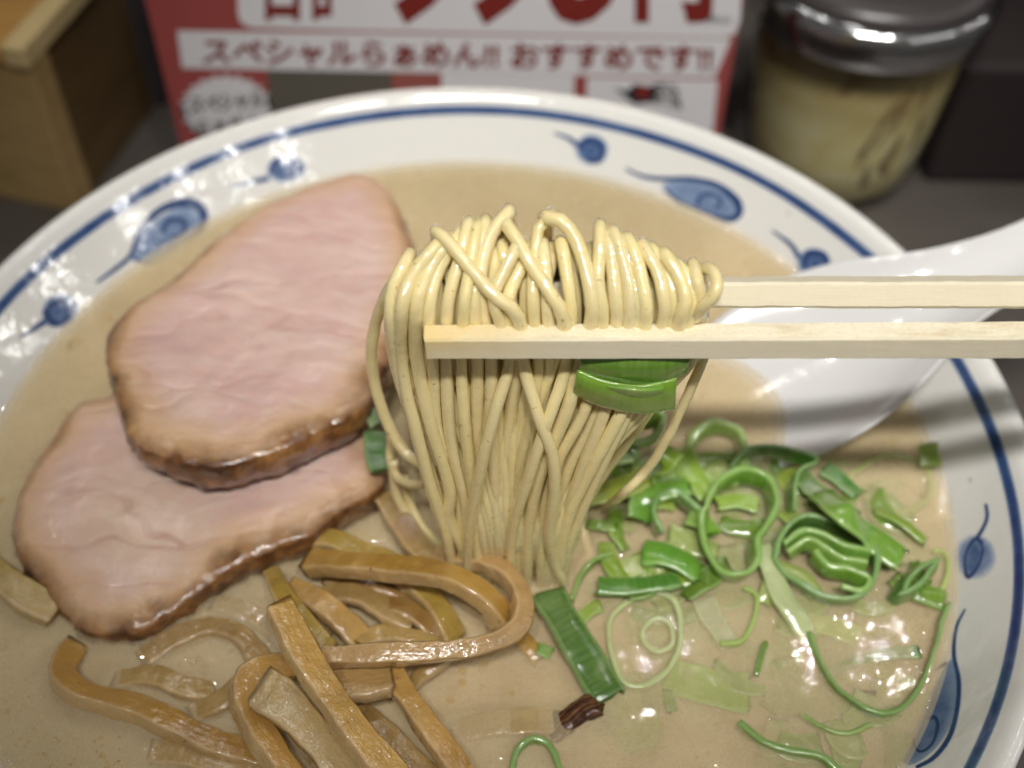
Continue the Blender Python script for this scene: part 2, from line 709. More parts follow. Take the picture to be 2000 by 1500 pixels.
# ------------------------------------------------------------------ bowl
bowl = empty("ramen_bowl", (0, 0, 0))
tag(bowl, "large white porcelain bowl with blue line and painted sprouts, full of broth", "bowl")
prof_in = [(0.01, 1.2), (2, 1.22), (3.5, 1.5), (5.2, 2.6), (6.8, 4.3), (7.9, 5.6)]
prof = [tuple(q) for q in spline(prof_in, 16)]
prof += [(r_in(z), z) for z in np.linspace(5.75, 7.52, 14)]
prof += [tuple(q) for q in spline([(9.64, 7.545), (9.74, 7.66), (9.86, 7.75), (9.98, 7.785), (10.08, 7.745), (10.12, 7.65), (10.08, 7.53), (9.98, 7.38), (9.6, 6.9)], 22)]
prof += [tuple(q) for q in spline([(9.5, 6.75), (8.3, 5.0), (6.8, 3.0), (5.0, 1.6), (3.9, 1.1)], 14)]
prof += [(3.7, .95), (3.65, .05), (3.6, 0), (3.35, 0), (3.3, .05), (3.2, .7), (0.01, .75)]
V, F = lathe(prof, 200)
mesh_obj("bowl_shell", V, F, M_BOWL, bowl)


def on_wall(r, off=.007):
    z = ZS + (r - 8.823) / SLOPE
    return r - off * .64, z + off * .77


# the blue line, painted round under the rim
V, F, wash = [], [], []
NB = 260
for k in range(NB):
    a = 2 * math.pi * k / NB
    wv = .03 * noise.noise(Vector((math.cos(a) * 3, math.sin(a) * 3, 0)))
    for j, (rr, wh) in enumerate(((9.52 + wv, .7), (9.55 + wv, .15), (9.59 + wv, .05), (9.63 + wv * .5, .25), (9.66 + wv * .5, .8))):
        r2, z2 = on_wall(rr)
        V.append((r2 * math.cos(a), r2 * math.sin(a), z2))
        wash.append(wh + .15 * noise.noise(Vector((math.cos(a) * 2, math.sin(a) * 2, 5))))
for k in range(NB):
    for j in range(4):
        k2 = (k + 1) % NB
        F.append((k * 5 + j, k * 5 + j + 1, k2 * 5 + j + 1, k2 * 5 + j))
mesh_obj("painted_band", V, F, M_PAINT, bowl, attrs=dict(wash=wash))


def stroke(pts, widths, off=.012, wash=0.0, n=40):
    """brush stroke laid on the wall of the bowl"""
    P = spline([(a, b, 0) for a, b in pts], n)
    T = tangents(P)
    Nn = np.stack([-T[:, 1], T[:, 0]], 1)
    wd = np.interp(np.linspace(0, 1, n), np.linspace(0, 1, len(widths)), widths)
    V, F, W = [], [], []
    for i in range(n):
        for s, q in ((-1, .95), (-.55, .15), (0, -.03), (.55, .15), (1, .95)):
            V.append(Pbowl(P[i, 0] + Nn[i, 0] * wd[i] / 2 * s, P[i, 1] + Nn[i, 1] * wd[i] / 2 * s, off))
            W.append(wash + q * .7)
    for i in range(n - 1):
        for j in range(4):
            F.append((i * 5 + j, i * 5 + j + 1, (i + 1) * 5 + j + 1, (i + 1) * 5 + j))
    return V, F, W


def wash_fill(pts, off=.007, inner=.35, outer=.9, ctr=None, n=48, rings=8):
    P = spline([(a, b, 0) for a, b in pts], n, closed=True)[:, :2]
    c = P.mean(0) if ctr is None else np.array(ctr)
    V, W, F = [Pbowl(c[0], c[1], off)], [inner], []
    for k in range(1, rings + 1):
        f = k / rings
        for q in P:
            x = c + (q - c) * f
            V.append(Pbowl(x[0], x[1], off))
            W.append(inner + (outer - inner) * max(0, (f - .55) / .45) ** 1.5)
    for i in range(n):
        F.append((0, 1 + i, 1 + (i + 1) % n))
    for k in range(rings - 1):
        for i in range(n):
            j = (i + 1) % n
            F.append((1 + k * n + i, 1 + (k + 1) * n + i, 1 + (k + 1) * n + j, 1 + k * n + j))
    return V, F, W


def motif(name, items):
    V, F, W, n = [], [], [], 0
    for v, f, wv in items:
        V += list(v)
        W += list(wv)
        F += [tuple(i + n for i in q) for q in f]
        n += len(v)
    return mesh_obj(name, V, F, M_PAINT, bowl, attrs=dict(wash=W))


def circ(cx, cy, rx, ry, rot=0, n=10):
    return [(cx + rx * math.cos(a) * math.cos(rot) - ry * math.sin(a) * math.sin(rot),
             cy + rx * math.cos(a) * math.sin(rot) + ry * math.sin(a) * math.cos(rot)) for a in np.linspace(0, 2 * math.pi, n, endpoint=False)]


# small buds with one tail
motif("painted_bud", [wash_fill(circ(118, 606, 36, 33), .006, .25, 1.0), stroke([(142, 590), (132, 620), (105, 630), (92, 612), (105, 592), (130, 586)], [16, 12, 18, 22, 16, 10], .012, -.05),
                      stroke([(92, 625), (70, 640), (38, 660)], [14, 9, 4])])
motif("painted_bud", [wash_fill(circ(558, 330, 40, 27, -.1), .006, .25, 1.0), stroke([(530, 340), (538, 318), (570, 312), (585, 330), (560, 348)], [18, 18, 16, 16, 14]),
                      stroke([(525, 348), (490, 356), (450, 366)], [12, 9, 4])])
motif("painted_bud", [wash_fill(circ(1156, 292, 34, 31, .2), .006, .25, 1.0), stroke([(1130, 290), (1150, 275), (1175, 285), (1170, 310), (1145, 312)], [20, 18, 18, 18, 14]),
                      stroke([(1128, 284), (1110, 270), (1082, 260)], [12, 8, 4])])
motif("painted_bud", [wash_fill(circ(1590, 515, 36, 32, .2), .006, .25, 1.0), stroke([(1570, 520), (1580, 497), (1608, 500), (1612, 525), (1588, 530)], [20, 20, 18, 18, 14]),
                      stroke([(1562, 505), (1545, 478), (1508, 450)], [12, 9, 4])])
motif("painted_bud", [wash_fill(circ(1905, 1088, 42, 44), .006, .5, 1.0), wash_fill(circ(1902, 1092, 16, 34, .15), .009, .35, .55),
                      stroke([(1921, 1060), (1906, 1052), (1888, 1080), (1886, 1110), (1892, 1128), (1912, 1104), (1920, 1072), (1910, 1052)], [6, 8, 7, 8, 9, 7, 6, 7]),
                      stroke([(1906, 1056), (1922, 1030), (1929, 1008), (1926, 984)], [9, 8, 8, 6])])
# the big curled sprouts
motif("painted_sprout", [wash_fill([(252, 505), (275, 460), (310, 425), (350, 405), (385, 405), (395, 430), (370, 465), (330, 490), (290, 512)], .006, .5, .75),
                         stroke([(188, 552), (225, 525), (255, 498), (275, 450), (310, 412), (350, 398), (385, 402), (398, 425), (385, 455), (350, 478)], [5, 9, 10, 11, 13, 16, 24, 20, 14, 8]),
                         stroke([(255, 500), (280, 512), (310, 508), (345, 482)], [6, 9, 9, 7]),
                         stroke([(318, 455), (325, 435), (348, 428), (362, 440), (352, 458), (334, 462)], [14, 14, 10, 12, 10, 8])])
motif("painted_sprout", [wash_fill([(1292, 362), (1330, 352), (1380, 358), (1425, 382), (1442, 415), (1425, 428), (1385, 418), (1335, 398), (1305, 380)], .006, .5, .75),
                         stroke([(1222, 330), (1258, 345), (1300, 350), (1350, 350), (1400, 362), (1436, 390), (1444, 415), (1426, 428), (1390, 420)], [5, 8, 10, 11, 12, 16, 20, 14, 8]),
                         stroke([(1300, 372), (1330, 395), (1370, 412), (1400, 422)], [6, 8, 7, 6]),
                         stroke([(1362, 402), (1370, 382), (1395, 380), (1408, 395), (1395, 408)], [10, 10, 9, 9, 7])])
motif("painted_sprout", [wash_fill([(1862, 1285), (1872, 1340), (1862, 1405), (1825, 1465), (1775, 1495), (1755, 1460), (1785, 1410), (1800, 1380), (1830, 1330)], .006, .42, .7),
                         stroke([(1886, 1190), (1868, 1228), (1864, 1280), (1873, 1330), (1870, 1385), (1855, 1440), (1825, 1480), (1790, 1500)], [4, 8, 9, 11, 11, 11, 10, 8]),
                         stroke([(1850, 1295), (1815, 1320), (1790, 1365), (1782, 1430), (1795, 1468), (1820, 1455), (1832, 1420), (1826, 1400), (1815, 1406)], [8, 6, 7, 8, 9, 8, 8, 12, 14]),
                         stroke([(1742, 1480), (1750, 1500), (1760, 1515)], [10, 10, 10])])
motif("painted_sprout", [wash_fill(circ(40, 1478, 30, 16), .006, .4, .9), stroke([(10, 1470), (40, 1490), (75, 1500)], [12, 14, 8])])

# ------------------------------------------------------------------ chopsticks
ZF = 12.75


def chopstick(name, pl, pr, size_y, size_z, roll, label, soak_len, tipcut=.12):
    """pl: world point of the tip centre, pr: point far along the stick"""
    A, Bp = np.array(pl), np.array(pr)
    T = (Bp - A) / np.linalg.norm(Bp - A)
    L = 20.0
    up = np.array([0, 0, 1.0])
    sd = np.cross(T, up)
    sd /= np.linalg.norm(sd)
    up = np.cross(sd, T)
    c, s = math.cos(roll), math.sin(roll)
    sd, up = sd * c + up * s, up * c - sd * s
    n = 150
    V, F, al, ac, so = [], [], [], [], []
    ch = .035
    sec = []
    hy, hz = size_y / 2, size_z / 2
    for (a, b) in ((hy, hz - ch), (hy - ch, hz), (-hy + ch, hz), (-hy, hz - ch), (-hy, -hz + ch), (-hy + ch, -hz), (hy - ch, -hz), (hy, -hz + ch)):
        sec.append((a, b))
    m = len(sec)
    for i in range(n):
        t = (i / (n - 1)) ** 1.3 * L
        g = 1 + .012 * t
        jx = .006 * noise.noise(Vector((t * 2.2, 0, pl[1])))
        jz = .006 * noise.noise(Vector((t * 2.7, 4, pl[1])))
        for j, (a, b) in enumerate(sec):
            tt = t
            if i == 0:
                tt = tipcut * (.5 - b / size_z) + .02 * a
            sh = .01 * noise.noise(Vector((t * 6, j * 3.1, pl[1])))
            V.append(A + T * tt + sd * (a * g + jx + sh * .4) + up * (b * g + jz + sh))
            al.append(tt)
            ac.append(a * 1.0 + b * 1.37 + j * .21)
            so.append(max(0, 1 - t / soak_len) if b > 0 else .5 * max(0, 1 - t / soak_len))
    for i in range(n - 1):
        for j in range(m):
            k = (j + 1) % m
            F.append((i * m + j, i * m + k, (i + 1) * m + k, (i + 1) * m + j))
    F.append(tuple(range(m))[::-1])
    F.append(tuple((n - 1) * m + j for j in range(m)))
    o = mesh_obj(name, V, F, M_STICK, smooth=False, attrs=dict(along=al, across=ac, soak=so))
    tag(o, label, "chopstick", "pair of pale wooden chopsticks")
    return o


fl, fr_ = Pz(829, 668, ZF), Pz(2000, 664, ZF)
yF = fl[1]
rl, rr_ = Pz(850, 571, ZF + .05), Pz(2000, 570, ZF + .1)
chopstick("chopstick", fl, fr_, .33, .37, .12, "pale wooden chopstick pressed across the front of the lifted noodles", 1.9)
chopstick("chopstick", rl, rr_, .50, .34, .62, "pale wooden chopstick coming out from behind the lifted noodles", 1.2)
yR = rl[1]

# ------------------------------------------------------------------ noodles
NR = .097
YP = yF + .30                               # plane in which the strands are pinched
soup_marks = []                             # places where something breaks the surface


def mark(P, rad=.1, amp=1.0):
    for q in np.asarray(P):
        if abs(q[2] - ZS) < .32:
            soup_marks.append((q[0], q[1], rad, amp))


NCOL = (.83, .715, .385)


def noodle(pts, label, r=NR, group="noodles lifted by the chopsticks", n=70, flat=1.0, col=None):
    P = spline(pts, n)
    v = rng.normal(0, 1, 3)
    P[1:-1] += 0.006 * np.stack([np.convolve(rng.normal(0, 1, n), np.ones(9) / 3, 'same') for _ in range(3)], 1)[1:-1]
    V, F = tube(P, r * (1 + rng.uniform(-.1, .08)), 10, .03, flat)
    k = 1 + rng.normal(0, .035)
    c = col or NCOL
    o = mesh_obj("noodle", V, F, M_NOODLE, color=(min(1, c[0] * k), min(1, c[1] * k), min(1, c[2] * k * (1 + rng.normal(0, .04)))))
    tag(o, label, "noodle", group)
    mark(P[:: 2], .1)
    return o


def yplane(py, front, yend):
    if py <= 625:
        return YP - .02 - front * .1 + max(0, (600 - py)) / 165 * .95
    if py <= 710:
        return YP - front * .06
    t = min(1, (py - 710) / 430)
    return YP - front * (.06 + .28 * math.sin(math.pi * min(1, t * 1.0 + .05))) + (yend - YP) * t


def front_strand(pts, label, front=.5, back=True, yend=None, sink=True, r=NR, rearx=None):
    ye = -2.12 if yend is None else yend
    W = [Py(px + (rng.normal(0, 6) if 720 < py < 1080 else 0), py, yplane(py, front, ye)) for px, py in pts]
    if pts[0][1] < 560 and back:
        c = W[0]
        xr = c[0] + rng.normal(0, .05) if rearx is None else rearx
        cx = .9 + (xr - .9) * .42
        W = [np.array([cx, -1.35 + rng.normal(0, .15), 5.9]), np.array([cx + (xr - cx) * .35, -1.05 + rng.normal(0, .1), 8.2]),
             np.array([xr + rng.normal(0, .04), yR + .42, 11.2]), np.array([xr, yR + .42, 12.6]), np.array([xr * .5 + c[0] * .5, c[1] + .30, c[2] - .30])] + W
    if sink:
        e = W[-1]
        W = W + [np.array([e[0] + (e[0] - W[-2][0]) * .25, e[1] + .1, ZS - .25]), np.array([e[0] + (e[0] - W[-2][0]) * .3, e[1] + .2, ZS - .9])]
    o = noodle(W, label, r, n=96 if back else 64)
    ordered.append((min(pts, key=lambda q: abs(q[1] - 705))[0], o))
    return o


ORD = ["first", "second", "third", "fourth", "fifth", "sixth", "seventh", "eighth", "ninth", "tenth", "eleventh", "twelfth", "thirteenth", "fourteenth", "fifteenth", "sixteenth", "seventeenth", "eighteenth", "nineteenth", "twentieth", "twenty-first", "twenty-second", "twenty-third", "twenty-fourth", "twenty-fifth", "twenty-sixth", "twenty-seventh"]
ordered = []
GEN = "pale yellow noodle strand hanging in the bundle from the chopsticks"
# left edge of the bundle, then across, front to back
front_strand([(797, 500), (768, 560), (764, 620), (774, 705), (800, 800), (818, 860), (850, 950), (872, 1015), (882, 1066)], "leftmost noodle of the lifted bundle, falling along its outer edge", .2)
front_strand([(862, 470), (812, 530), (786, 600), (784, 705), (812, 840), (838, 930), (862, 990), (876, 1062)], GEN, .55)
front_strand([(880, 470), (838, 530), (815, 600), (815, 705), (845, 840), (872, 950), (892, 1010), (905, 1075)], GEN, .35)
front_strand([(900, 455), (856, 530), (838, 610), (845, 705), (868, 840), (890, 960), (905, 1080)], GEN, .1)
front_strand([(912, 442), (898, 500), (878, 570), (872, 625), (872, 705), (888, 850), (905, 980), (915, 1085)], GEN, .3)
front_strand([(932, 446), (918, 520), (905, 600), (902, 705), (912, 830), (924, 960), (935, 1090)], "noodle hanging straight below the stained chopstick tip", .6)
front_strand([(948, 440), (930, 520), (925, 605), (932, 705), (935, 850), (945, 980), (952, 1095)], GEN, .1)
front_strand([(992, 418), (964, 450), (945, 500), (938, 560), (950, 630), (960, 705), (958, 850), (965, 980), (972, 1100)], "noodle arching highest over the rear chopstick, left of the crossing pair", .3)
# crossing diagonal strands on the front of the knot
front_strand([(852, 455), (872, 468), (920, 525), (968, 580), (1012, 618), (1022, 705), (1045, 820), (1072, 890), (1082, 960), (1072, 1040), (1084, 1100), (1100, 1135)], "noodle crossing diagonally over the others, from the upper left of the bundle", 1.35, rearx=-.2)
front_strand([(990, 440), (1008, 465), (1035, 515), (1072, 570), (1100, 618), (1108, 710), (1070, 830), (1040, 940), (1008, 1040), (1000, 1125)], "second diagonal noodle, crossing over at the middle of the bundle", 1.25)
front_strand([(1010, 480), (985, 530), (962, 580), (975, 625), (995, 705), (966, 800), (945, 890), (920, 1000), (912, 1085)], "noodle swinging down left beneath the chopstick, lying in front of its neighbours", 1.1)
front_strand([(1030, 500), (1005, 545), (990, 600), (1010, 705), (992, 820), (985, 950), (985, 1110)], GEN, .0)
front_strand([(1075, 424), (1052, 440), (1045, 480), (1040, 545), (1042, 610), (1052, 705), (1030, 800), (1015, 940), (1015, 1125)], GEN, .4)
front_strand([(1068, 428), (1090, 424), (1118, 452), (1138, 500), (1152, 560), (1156, 620), (1132, 705), (1102, 800), (1062, 920), (1035, 1030), (1028, 1128)], "noodle with a round bend on top of the bundle, right of its middle", .9)
front_strand([(1096, 478), (1104, 520), (1112, 570), (1115, 625), (1085, 705), (1050, 820), (1020, 940), (1005, 1040), (1000, 1122)], GEN, .35)
front_strand([(1060, 480), (1068, 540), (1072, 610), (1075, 705), (1060, 800), (1040, 900), (1050, 1010), (1062, 1090), (1070, 1138)], GEN, .2)
front_strand([(1172, 446), (1172, 490), (1168, 550), (1178, 622), (1165, 705), (1140, 800), (1095, 900), (1060, 1020), (1056, 1138)], "straight noodle standing at the head of the evenly combed right half", .7)
front_strand([(1202, 456), (1216, 500), (1228, 550), (1230, 622), (1210, 705), (1190, 800), (1140, 900), (1098, 1010), (1080, 1110)], GEN, .6)
front_strand([(1186, 465), (1196, 520), (1202, 580), (1204, 625), (1185, 705), (1160, 800), (1112, 910), (1075, 1030), (1066, 1136)], GEN, .3)
front_strand([(1230, 474), (1248, 520), (1258, 570), (1264, 622), (1245, 705), (1216, 800), (1165, 900), (1116, 1010), (1092, 1108)], "noodle falling to the lower right edge of the bundle", .75)
front_strand([(1216, 472), (1232, 530), (1244, 580), (1246, 625), (1225, 705), (1196, 810), (1146, 910), (1104, 1020), (1086, 1112)], GEN, .3)
front_strand([(1258, 482), (1284, 530), (1296, 580), (1296, 622), (1265, 705), (1230, 800), (1180, 890), (1130, 1000), (1100, 1095)], GEN, .5)
front_strand([(1276, 490), (1304, 535), (1314, 585), (1312, 625), (1290, 705), (1250, 790), (1190, 880), (1140, 985), (1108, 1085)], GEN, .2)
front_strand([(1300, 500), (1326, 540), (1338, 585), (1328, 622), (1312, 700)], GEN, .75, sink=False)
front_strand([(1318, 515), (1344, 545), (1352, 585), (1345, 625), (1330, 700)], GEN, .3, sink=False)
ordered.sort(key=lambda q: q[0])
for k, (px, o) in enumerate(ordered):
    if o["label"] == GEN:
        o["label"] = "noodle crossing behind the front chopstick, %s strand from its tip" % ORD[k]
# curl at the right end of the bundle
W = [Py(px, py, YP + dy) for px, py, dy in ((1352, 690, .12), (1356, 630, .05), (1370, 604, -.1), (1393, 578, -.1), (1400, 552, .02), (1392, 530, .2), (1378, 524, .4), (1372, 545, .6), (1372, 620, .6))]
noodle(W, "noodle curled into a small loop at the right end of the bundle", NR, n=60)
W = [Py(px, py, YP + dy) for px, py, dy in ((1362, 700, .25), (1368, 640, .12), (1366, 600, .05), (1362, 560, .12), (1356, 528, .35), (1352, 520, .55), (1352, 600, .7))]
noodle(W, "noodle end tucked beside the loop at the right end", NR, n=50)
# a second layer just behind, filling the knot
for i in range(24):
    px = 800 + i * 23.5 + rng.normal(0, 4)
    top = 468 + 34 * (abs(px - 1040) / 260) ** 2 + rng.normal(0, 7)
    x1 = px + rng.normal(0, 10)
    W = [Py(px, top + 75, YP + 1.2), Py(px, top + 20, YP + 1.15), Py(px, top + 12, YP + 1.0), Py(px, top + 35, YP + .66), Py(x1, 565, YP + .33), Py(x1, 630, YP + .1), Py(x1, 705, YP + .08)]
    xe = 1005 + (x1 - 1005) * .27
    W += [Py(x1 + (xe - x1) * .35, 800, YP - .02), Py(x1 + (xe - x1) * .75, 920, YP - .2), Py(xe, 1050, YP - .4), Pz(xe, 1120, ZS - .1), Pz(xe, 1150, ZS - .7)]
    noodle(W, "noodle of the bundle's middle layer, seen in the gaps, %s from the left" % ORD[i], NR, n=80)
# slim stray strand on the right, under the sticks
W = [Py(px, py, YP + dy) for px, py, dy in ((1392, 650, .25), (1372, 705, .2), (1335, 790, .15), (1300, 860, .1), (1262, 920, .1), (1215, 965, .05))] + [Pz(1180, 990, ZS + .1), Pz(1150, 1010, ZS - .5)]
noodle(W, "thin stray noodle slanting down to the green onions, right of the bundle", .075, n=60)
# loose strands behind the left side
W = [np.array(Py(px, py, yy)) for px, py, yy in ((800, 520, -.3), (765, 560, -.2), (738, 620, -.1), (724, 690, -.2), (734, 760, -.4), (758, 830, -.7), (792, 885, -1.0), (840, 915, -1.3), (880, 940, -1.5))]
noodle(W, "loose blurred noodle bowing out left behind the bundle", NR, group="loose noodles beside the bundle")
W = [np.array(Py(px, py, yy)) for px, py, yy in ((762, 850, -.2), (764, 905, -.5), (782, 936, -.9), (815, 945, -1.2), (850, 934, -1.4), (890, 925, -1.5))]
noodle(W, "short loose noodle hooking into the left side of the bundle", .085, group="loose noodles beside the bundle", n=50)
W = [Pz(768, 900, 8.0), Pz(772, 955, 7.4), Pz(792, 1000, 7.0), Pz(828, 1042, 6.72), Pz(862, 1075, 6.5), Pz(890, 1100, 6.2)]
noodle(W, "loose noodle sliding into the broth beside the bamboo shoots", .085, group="loose noodles beside the bundle", n=50)
W = [Pz(790, 930, 7.6), Pz(802, 985, 7.1), Pz(835, 1040, 6.8), Pz(872, 1070, 6.55), Pz(900, 1090, 6.2)]
noodle(W, "loose noodle half sunk between bundle and bamboo shoots", .08, group="loose noodles beside the bundle", n=50)
W = [Pz(1132, 965, 6.75), Pz(1138, 1020, 6.62), Pz(1146, 1070, 6.5), Pz(1150, 1100, 6.3)]
noodle(W, "short pale noodle end sinking right of the bundle", .09, group="loose noodles beside the bundle", n=40)
# strands at the back of the bundle
xa, xb = Py(800, 700, -.8)[0], Py(1330, 700, -.8)[0]
for i in range(10):
    x = xa + (xb - xa) * (i + .5) / 10 + rng.normal(0, .04)
    xe = .95 + (x - .95) * .38 + rng.normal(0, .06)
    y0 = yR + .12 + .1 * rng.random()
    noodle([(x, y0, 12.9), (x + rng.normal(0, .04), YP + .18, 12.1), (x - (x - xe) * .25, -1.35 + rng.normal(0, .12), 10.2), (x - (x - xe) * .7, -1.5 + rng.normal(0, .15), 8.2),
            (xe, -1.65 + rng.normal(0, .15), 6.7), (xe, -1.5, 5.8)], "shaded noodle at the very back of the bundle, mostly hidden, %s from the left" % ORD[i], n=60)

# ------------------------------------------------------------------ pork
def pork(outline, zf, thick, label, crust_seed, n=150, rings=26):
    P2 = spline([(a, b, 0) for a, b in outline], n, closed=True)[:, :2]
    W = np.array([Pz(a, b, zf(a, b)) for a, b in P2])
    for i in range(n):                       # ragged roasted outline
        q = W[i]
        W[i, :2] += .05 * np.array([noise.noise(Vector((q[0] * 2.2, q[1] * 2.2, crust_seed))), noise.noise(Vector((q[0] * 2.2, q[1] * 2.2, crust_seed + 9)))])
        W[i, :2] += .04 * np.array([noise.noise(Vector((q[0] * 7, q[1] * 7, crust_seed))), noise.noise(Vector((q[0] * 7, q[1] * 7, crust_seed + 9)))])
    c = W.mean(0)
    fr = 1 - (1 - np.linspace(0, 1, rings + 1)[1:]) ** 1.6
    V, E = [c], []
    for f in fr:
        V += list(c + (W - c) * f)
    V = np.array(V)
    d = np.empty(len(V))
    for i, q in enumerate(V):
        d[i] = np.sqrt(((W[:, :2] - q[:2]) ** 2).sum(1).min())
    V[:, 2] += .05 * np.array([noise.noise(Vector((q[0] * .8, q[1] * .8, crust_seed + 3))) for q in V]) + .02 * np.array([noise.noise(Vector((q[0] * 3, q[1] * 3, crust_seed + 5))) for q in V])
    V[:, 2] -= .10 * np.exp(-d / .1)
    F = [(0, 1 + i, 1 + (i + 1) % n) for i in range(n)]
    for k in range(rings - 1):
        for i in range(n):
            j = (i + 1) % n
            F.append((1 + k * n + i, 1 + (k + 1) * n + i, 1 + (k + 1) * n + j, 1 + k * n + j))
    # the roast is seared harder on the side that faces the diner
    for i in range(n):
        o = W[i] - c
        o = o[:2] / np.linalg.norm(o[:2])
        f = min(1, max(0, .5 - .75 * (o[1] - .25 * o[0])))
        d[1 + i::n] += .22 * (1 - f)
    base = 1 + (rings - 1) * n
    top = V[base:base + n].copy()
    nv = len(V)
    side, ed = [], []
    K = 7
    for k in range(1, K + 1):
        f = k / K
        for i in range(n):
            q = top[i].copy()
            o = (W[i] - c)
            o /= np.linalg.norm(o)
            bl = .09 * math.sin(math.pi * f) + .05 * noise.noise(Vector((q[0] * 11, q[1] * 11, f * 6 + crust_seed))) + .07 * noise.noise(Vector((q[0] * 4, q[1] * 4, f * 3 + crust_seed)))
            q += o * np.array([1, 1, 0]) * (bl - .12 * f)
            q[2] -= thick * f
            side.append(q)
            ed.append(-.6)
    V = np.vstack([V, side])
    d = np.concatenate([d, ed])
    for k in range(K):
        a0 = base if k == 0 else nv + (k - 1) * n
        b0 = nv + k * n
        for i in range(n):
            j = (i + 1) % n
            F.append((a0 + i, b0 + i, b0 + j, a0 + j))
    F.append(tuple(nv + (K - 1) * n + i for i in range(n)))
    o = mesh_obj("pork_slice", V, F, M_PORK, attrs=dict(edge=d))
    tag(o, label, "pork slice", "roast pork slices in the ramen")
    mark(V[base:base + n], .14)
    mark(V[nv:], .14)
    return o


upper = [(690, 333), (742, 352), (775, 395), (798, 450), (806, 500), (800, 570), (780, 660), (735, 755), (690, 802), (640, 830), (560, 868), (470, 896), (400, 906), (315, 884), (250, 848), (232, 790), (222, 740), (205, 700), (207, 655), (232, 612),
         (280, 575), (335, 535), (395, 485), (455, 435), (520, 395), (600, 358)]
lower = [(200, 770), (140, 792), (100, 850), (55, 915), (28, 985), (22, 1035), (42, 1098), (100, 1165), (155, 1222), (225, 1235), (300, 1218), (365, 1165), (470, 1095), (590, 1048), (655, 1000), (738, 948), (742, 900), (722, 830), (700, 780), (560, 740), (380, 720)]
pork(lower, lambda a, b: 7.13 + .25 * (a - 20) / 700 - .28 * max(0, (b - 1050)) / 190 - .18 * max(0, 150 - a) / 130, .75, "lower roast pork slice, its browned rim dipping into the broth", 2.0)
pork(upper, lambda a, b: 8.28 - .55 * max(0, 800 - b) / 470 - .12 * max(0, 300 - a) / 100, .78, "upper roast pork slice, pink, resting on the other slice and the bowl wall", 11.0)

# ------------------------------------------------------------------ bamboo shoots
ORANGE, TAN, MUST, CREAM, BROWN = (.44, .25, .048), (.38, .25, .09), (.41, .28, .055), (.54, .41, .20), (.28, .15, .04)


def bamboo(pts, wd, ht, col, label, twist=0.0, jit=.07, taper=(1, 1), ragged=.04, n=72):
    P = spline([Pz(a, b, z - (.12 if z > 6.9 else -.03)) for a, b, z in pts], n)
    V, F, at = ribbon(P, wd * 1.04, ht * .86, twist=twist, jit=jit, taper=taper, ragged=ragged, sq=0)
    for i in range(len(V)):
        q = V[i]
        V[i] = q + .018 * np.array([noise.noise(Vector((q[0] * 5, q[1] * 5, q[2] * 5 + k * 7))) for k in range(3)])
    o = mesh_obj("bamboo_shoot", V, F, M_BAMBOO, attrs=at, color=col)
    wn = o.modifiers.new('flat_faces', 'WEIGHTED_NORMAL')
    wn.weight = 90
    tag(o, label, "bamboo shoot", "bamboo shoot strips in the ramen")
    mark(P, .2)
    return o


bamboo([(545, 1185, 8.3), (565, 1225, 8.3), (600, 1290, 8.3), (650, 1370, 8.25), (700, 1440, 8.2), (780, 1530, 8.1)], .44, .30, (.60, .36, .1), "long yellow bamboo strip on top, running from the pile to the bottom edge", [.25, .35, .3])
bamboo([(850, 1090, 7.0), (890, 1092, 7.3), (945, 1098, 7.5), (992, 1125, 7.6), (1018, 1175, 7.65), (1010, 1225, 7.7), (965, 1252, 7.75), (900, 1268, 7.8), (800, 1276, 7.85), (690, 1282, 7.8), (625, 1285, 7.75)], .30, .36, (.50, .32, .14), "long tan bamboo strip bent back on itself in a hairpin loop", [0, .2, .5, .3, .1])
bamboo([(605, 1100, 7.2), (640, 1100, 7.35), (700, 1105, 7.5), (790, 1112, 7.7), (860, 1122, 7.85), (920, 1148, 7.85), (960, 1180, 7.7), (980, 1210, 7.4)], .40, .34, ORANGE, "thick orange bamboo strip arching inside the hairpin loop", [.1, .2, .4])
bamboo([(600, 1050, 7.0), (645, 1055, 7.1), (700, 1078, 7.15), (770, 1110, 7.1), (830, 1160, 7.0), (862, 1200, 6.9), (885, 1245, 6.75)], .40, .28, MUST, "mustard bamboo strip passing under the orange one, split at its far end", .3, ragged=.1)
bamboo([(748, 968, 7.1), (775, 1010, 7.1), (805, 1055, 7.05), (850, 1110, 6.9)], .46, .26, TAN, "tan bamboo strip with a rounded tip, leaning beside the noodle bundle", .2, taper=(.7, 1, .9))
bamboo([(530, 1118, 7.2), (550, 1160, 7.5), (580, 1200, 7.6), (615, 1245, 7.4), (640, 1270, 7.2)], .36, .28, MUST, "mustard bamboo strip rising behind the long yellow one", .2, taper=(.75, 1))
bamboo([(565, 1150, 7.1), (610, 1168, 7.2), (655, 1200, 7.2), (700, 1245, 7.0), (725, 1275, 6.8)], .40, .26, (.55, .33, .1), "orange bamboo strip sloping down right of the pile's top end", .25)
bamboo([(560, 1205, 6.85), (580, 1220, 6.85), (610, 1240, 6.8), (640, 1255, 6.7)], .34, .22, (.55, .36, .1), "short yellow bamboo strip deep between two longer ones", .2)
bamboo([(625, 1168, 6.75), (680, 1160, 6.85), (730, 1178, 6.9), (770, 1205, 6.9), (810, 1218, 6.85)], .36, .22, TAN, "pale tan bamboo strip in the broth inside the loop, left end sunk", .3)
bamboo([(735, 1180, 6.85), (790, 1190, 6.9), (835, 1222, 6.85), (860, 1255, 6.7)], .30, .22, BROWN, "brown bamboo strip overlapping the tan one inside the loop", .2)
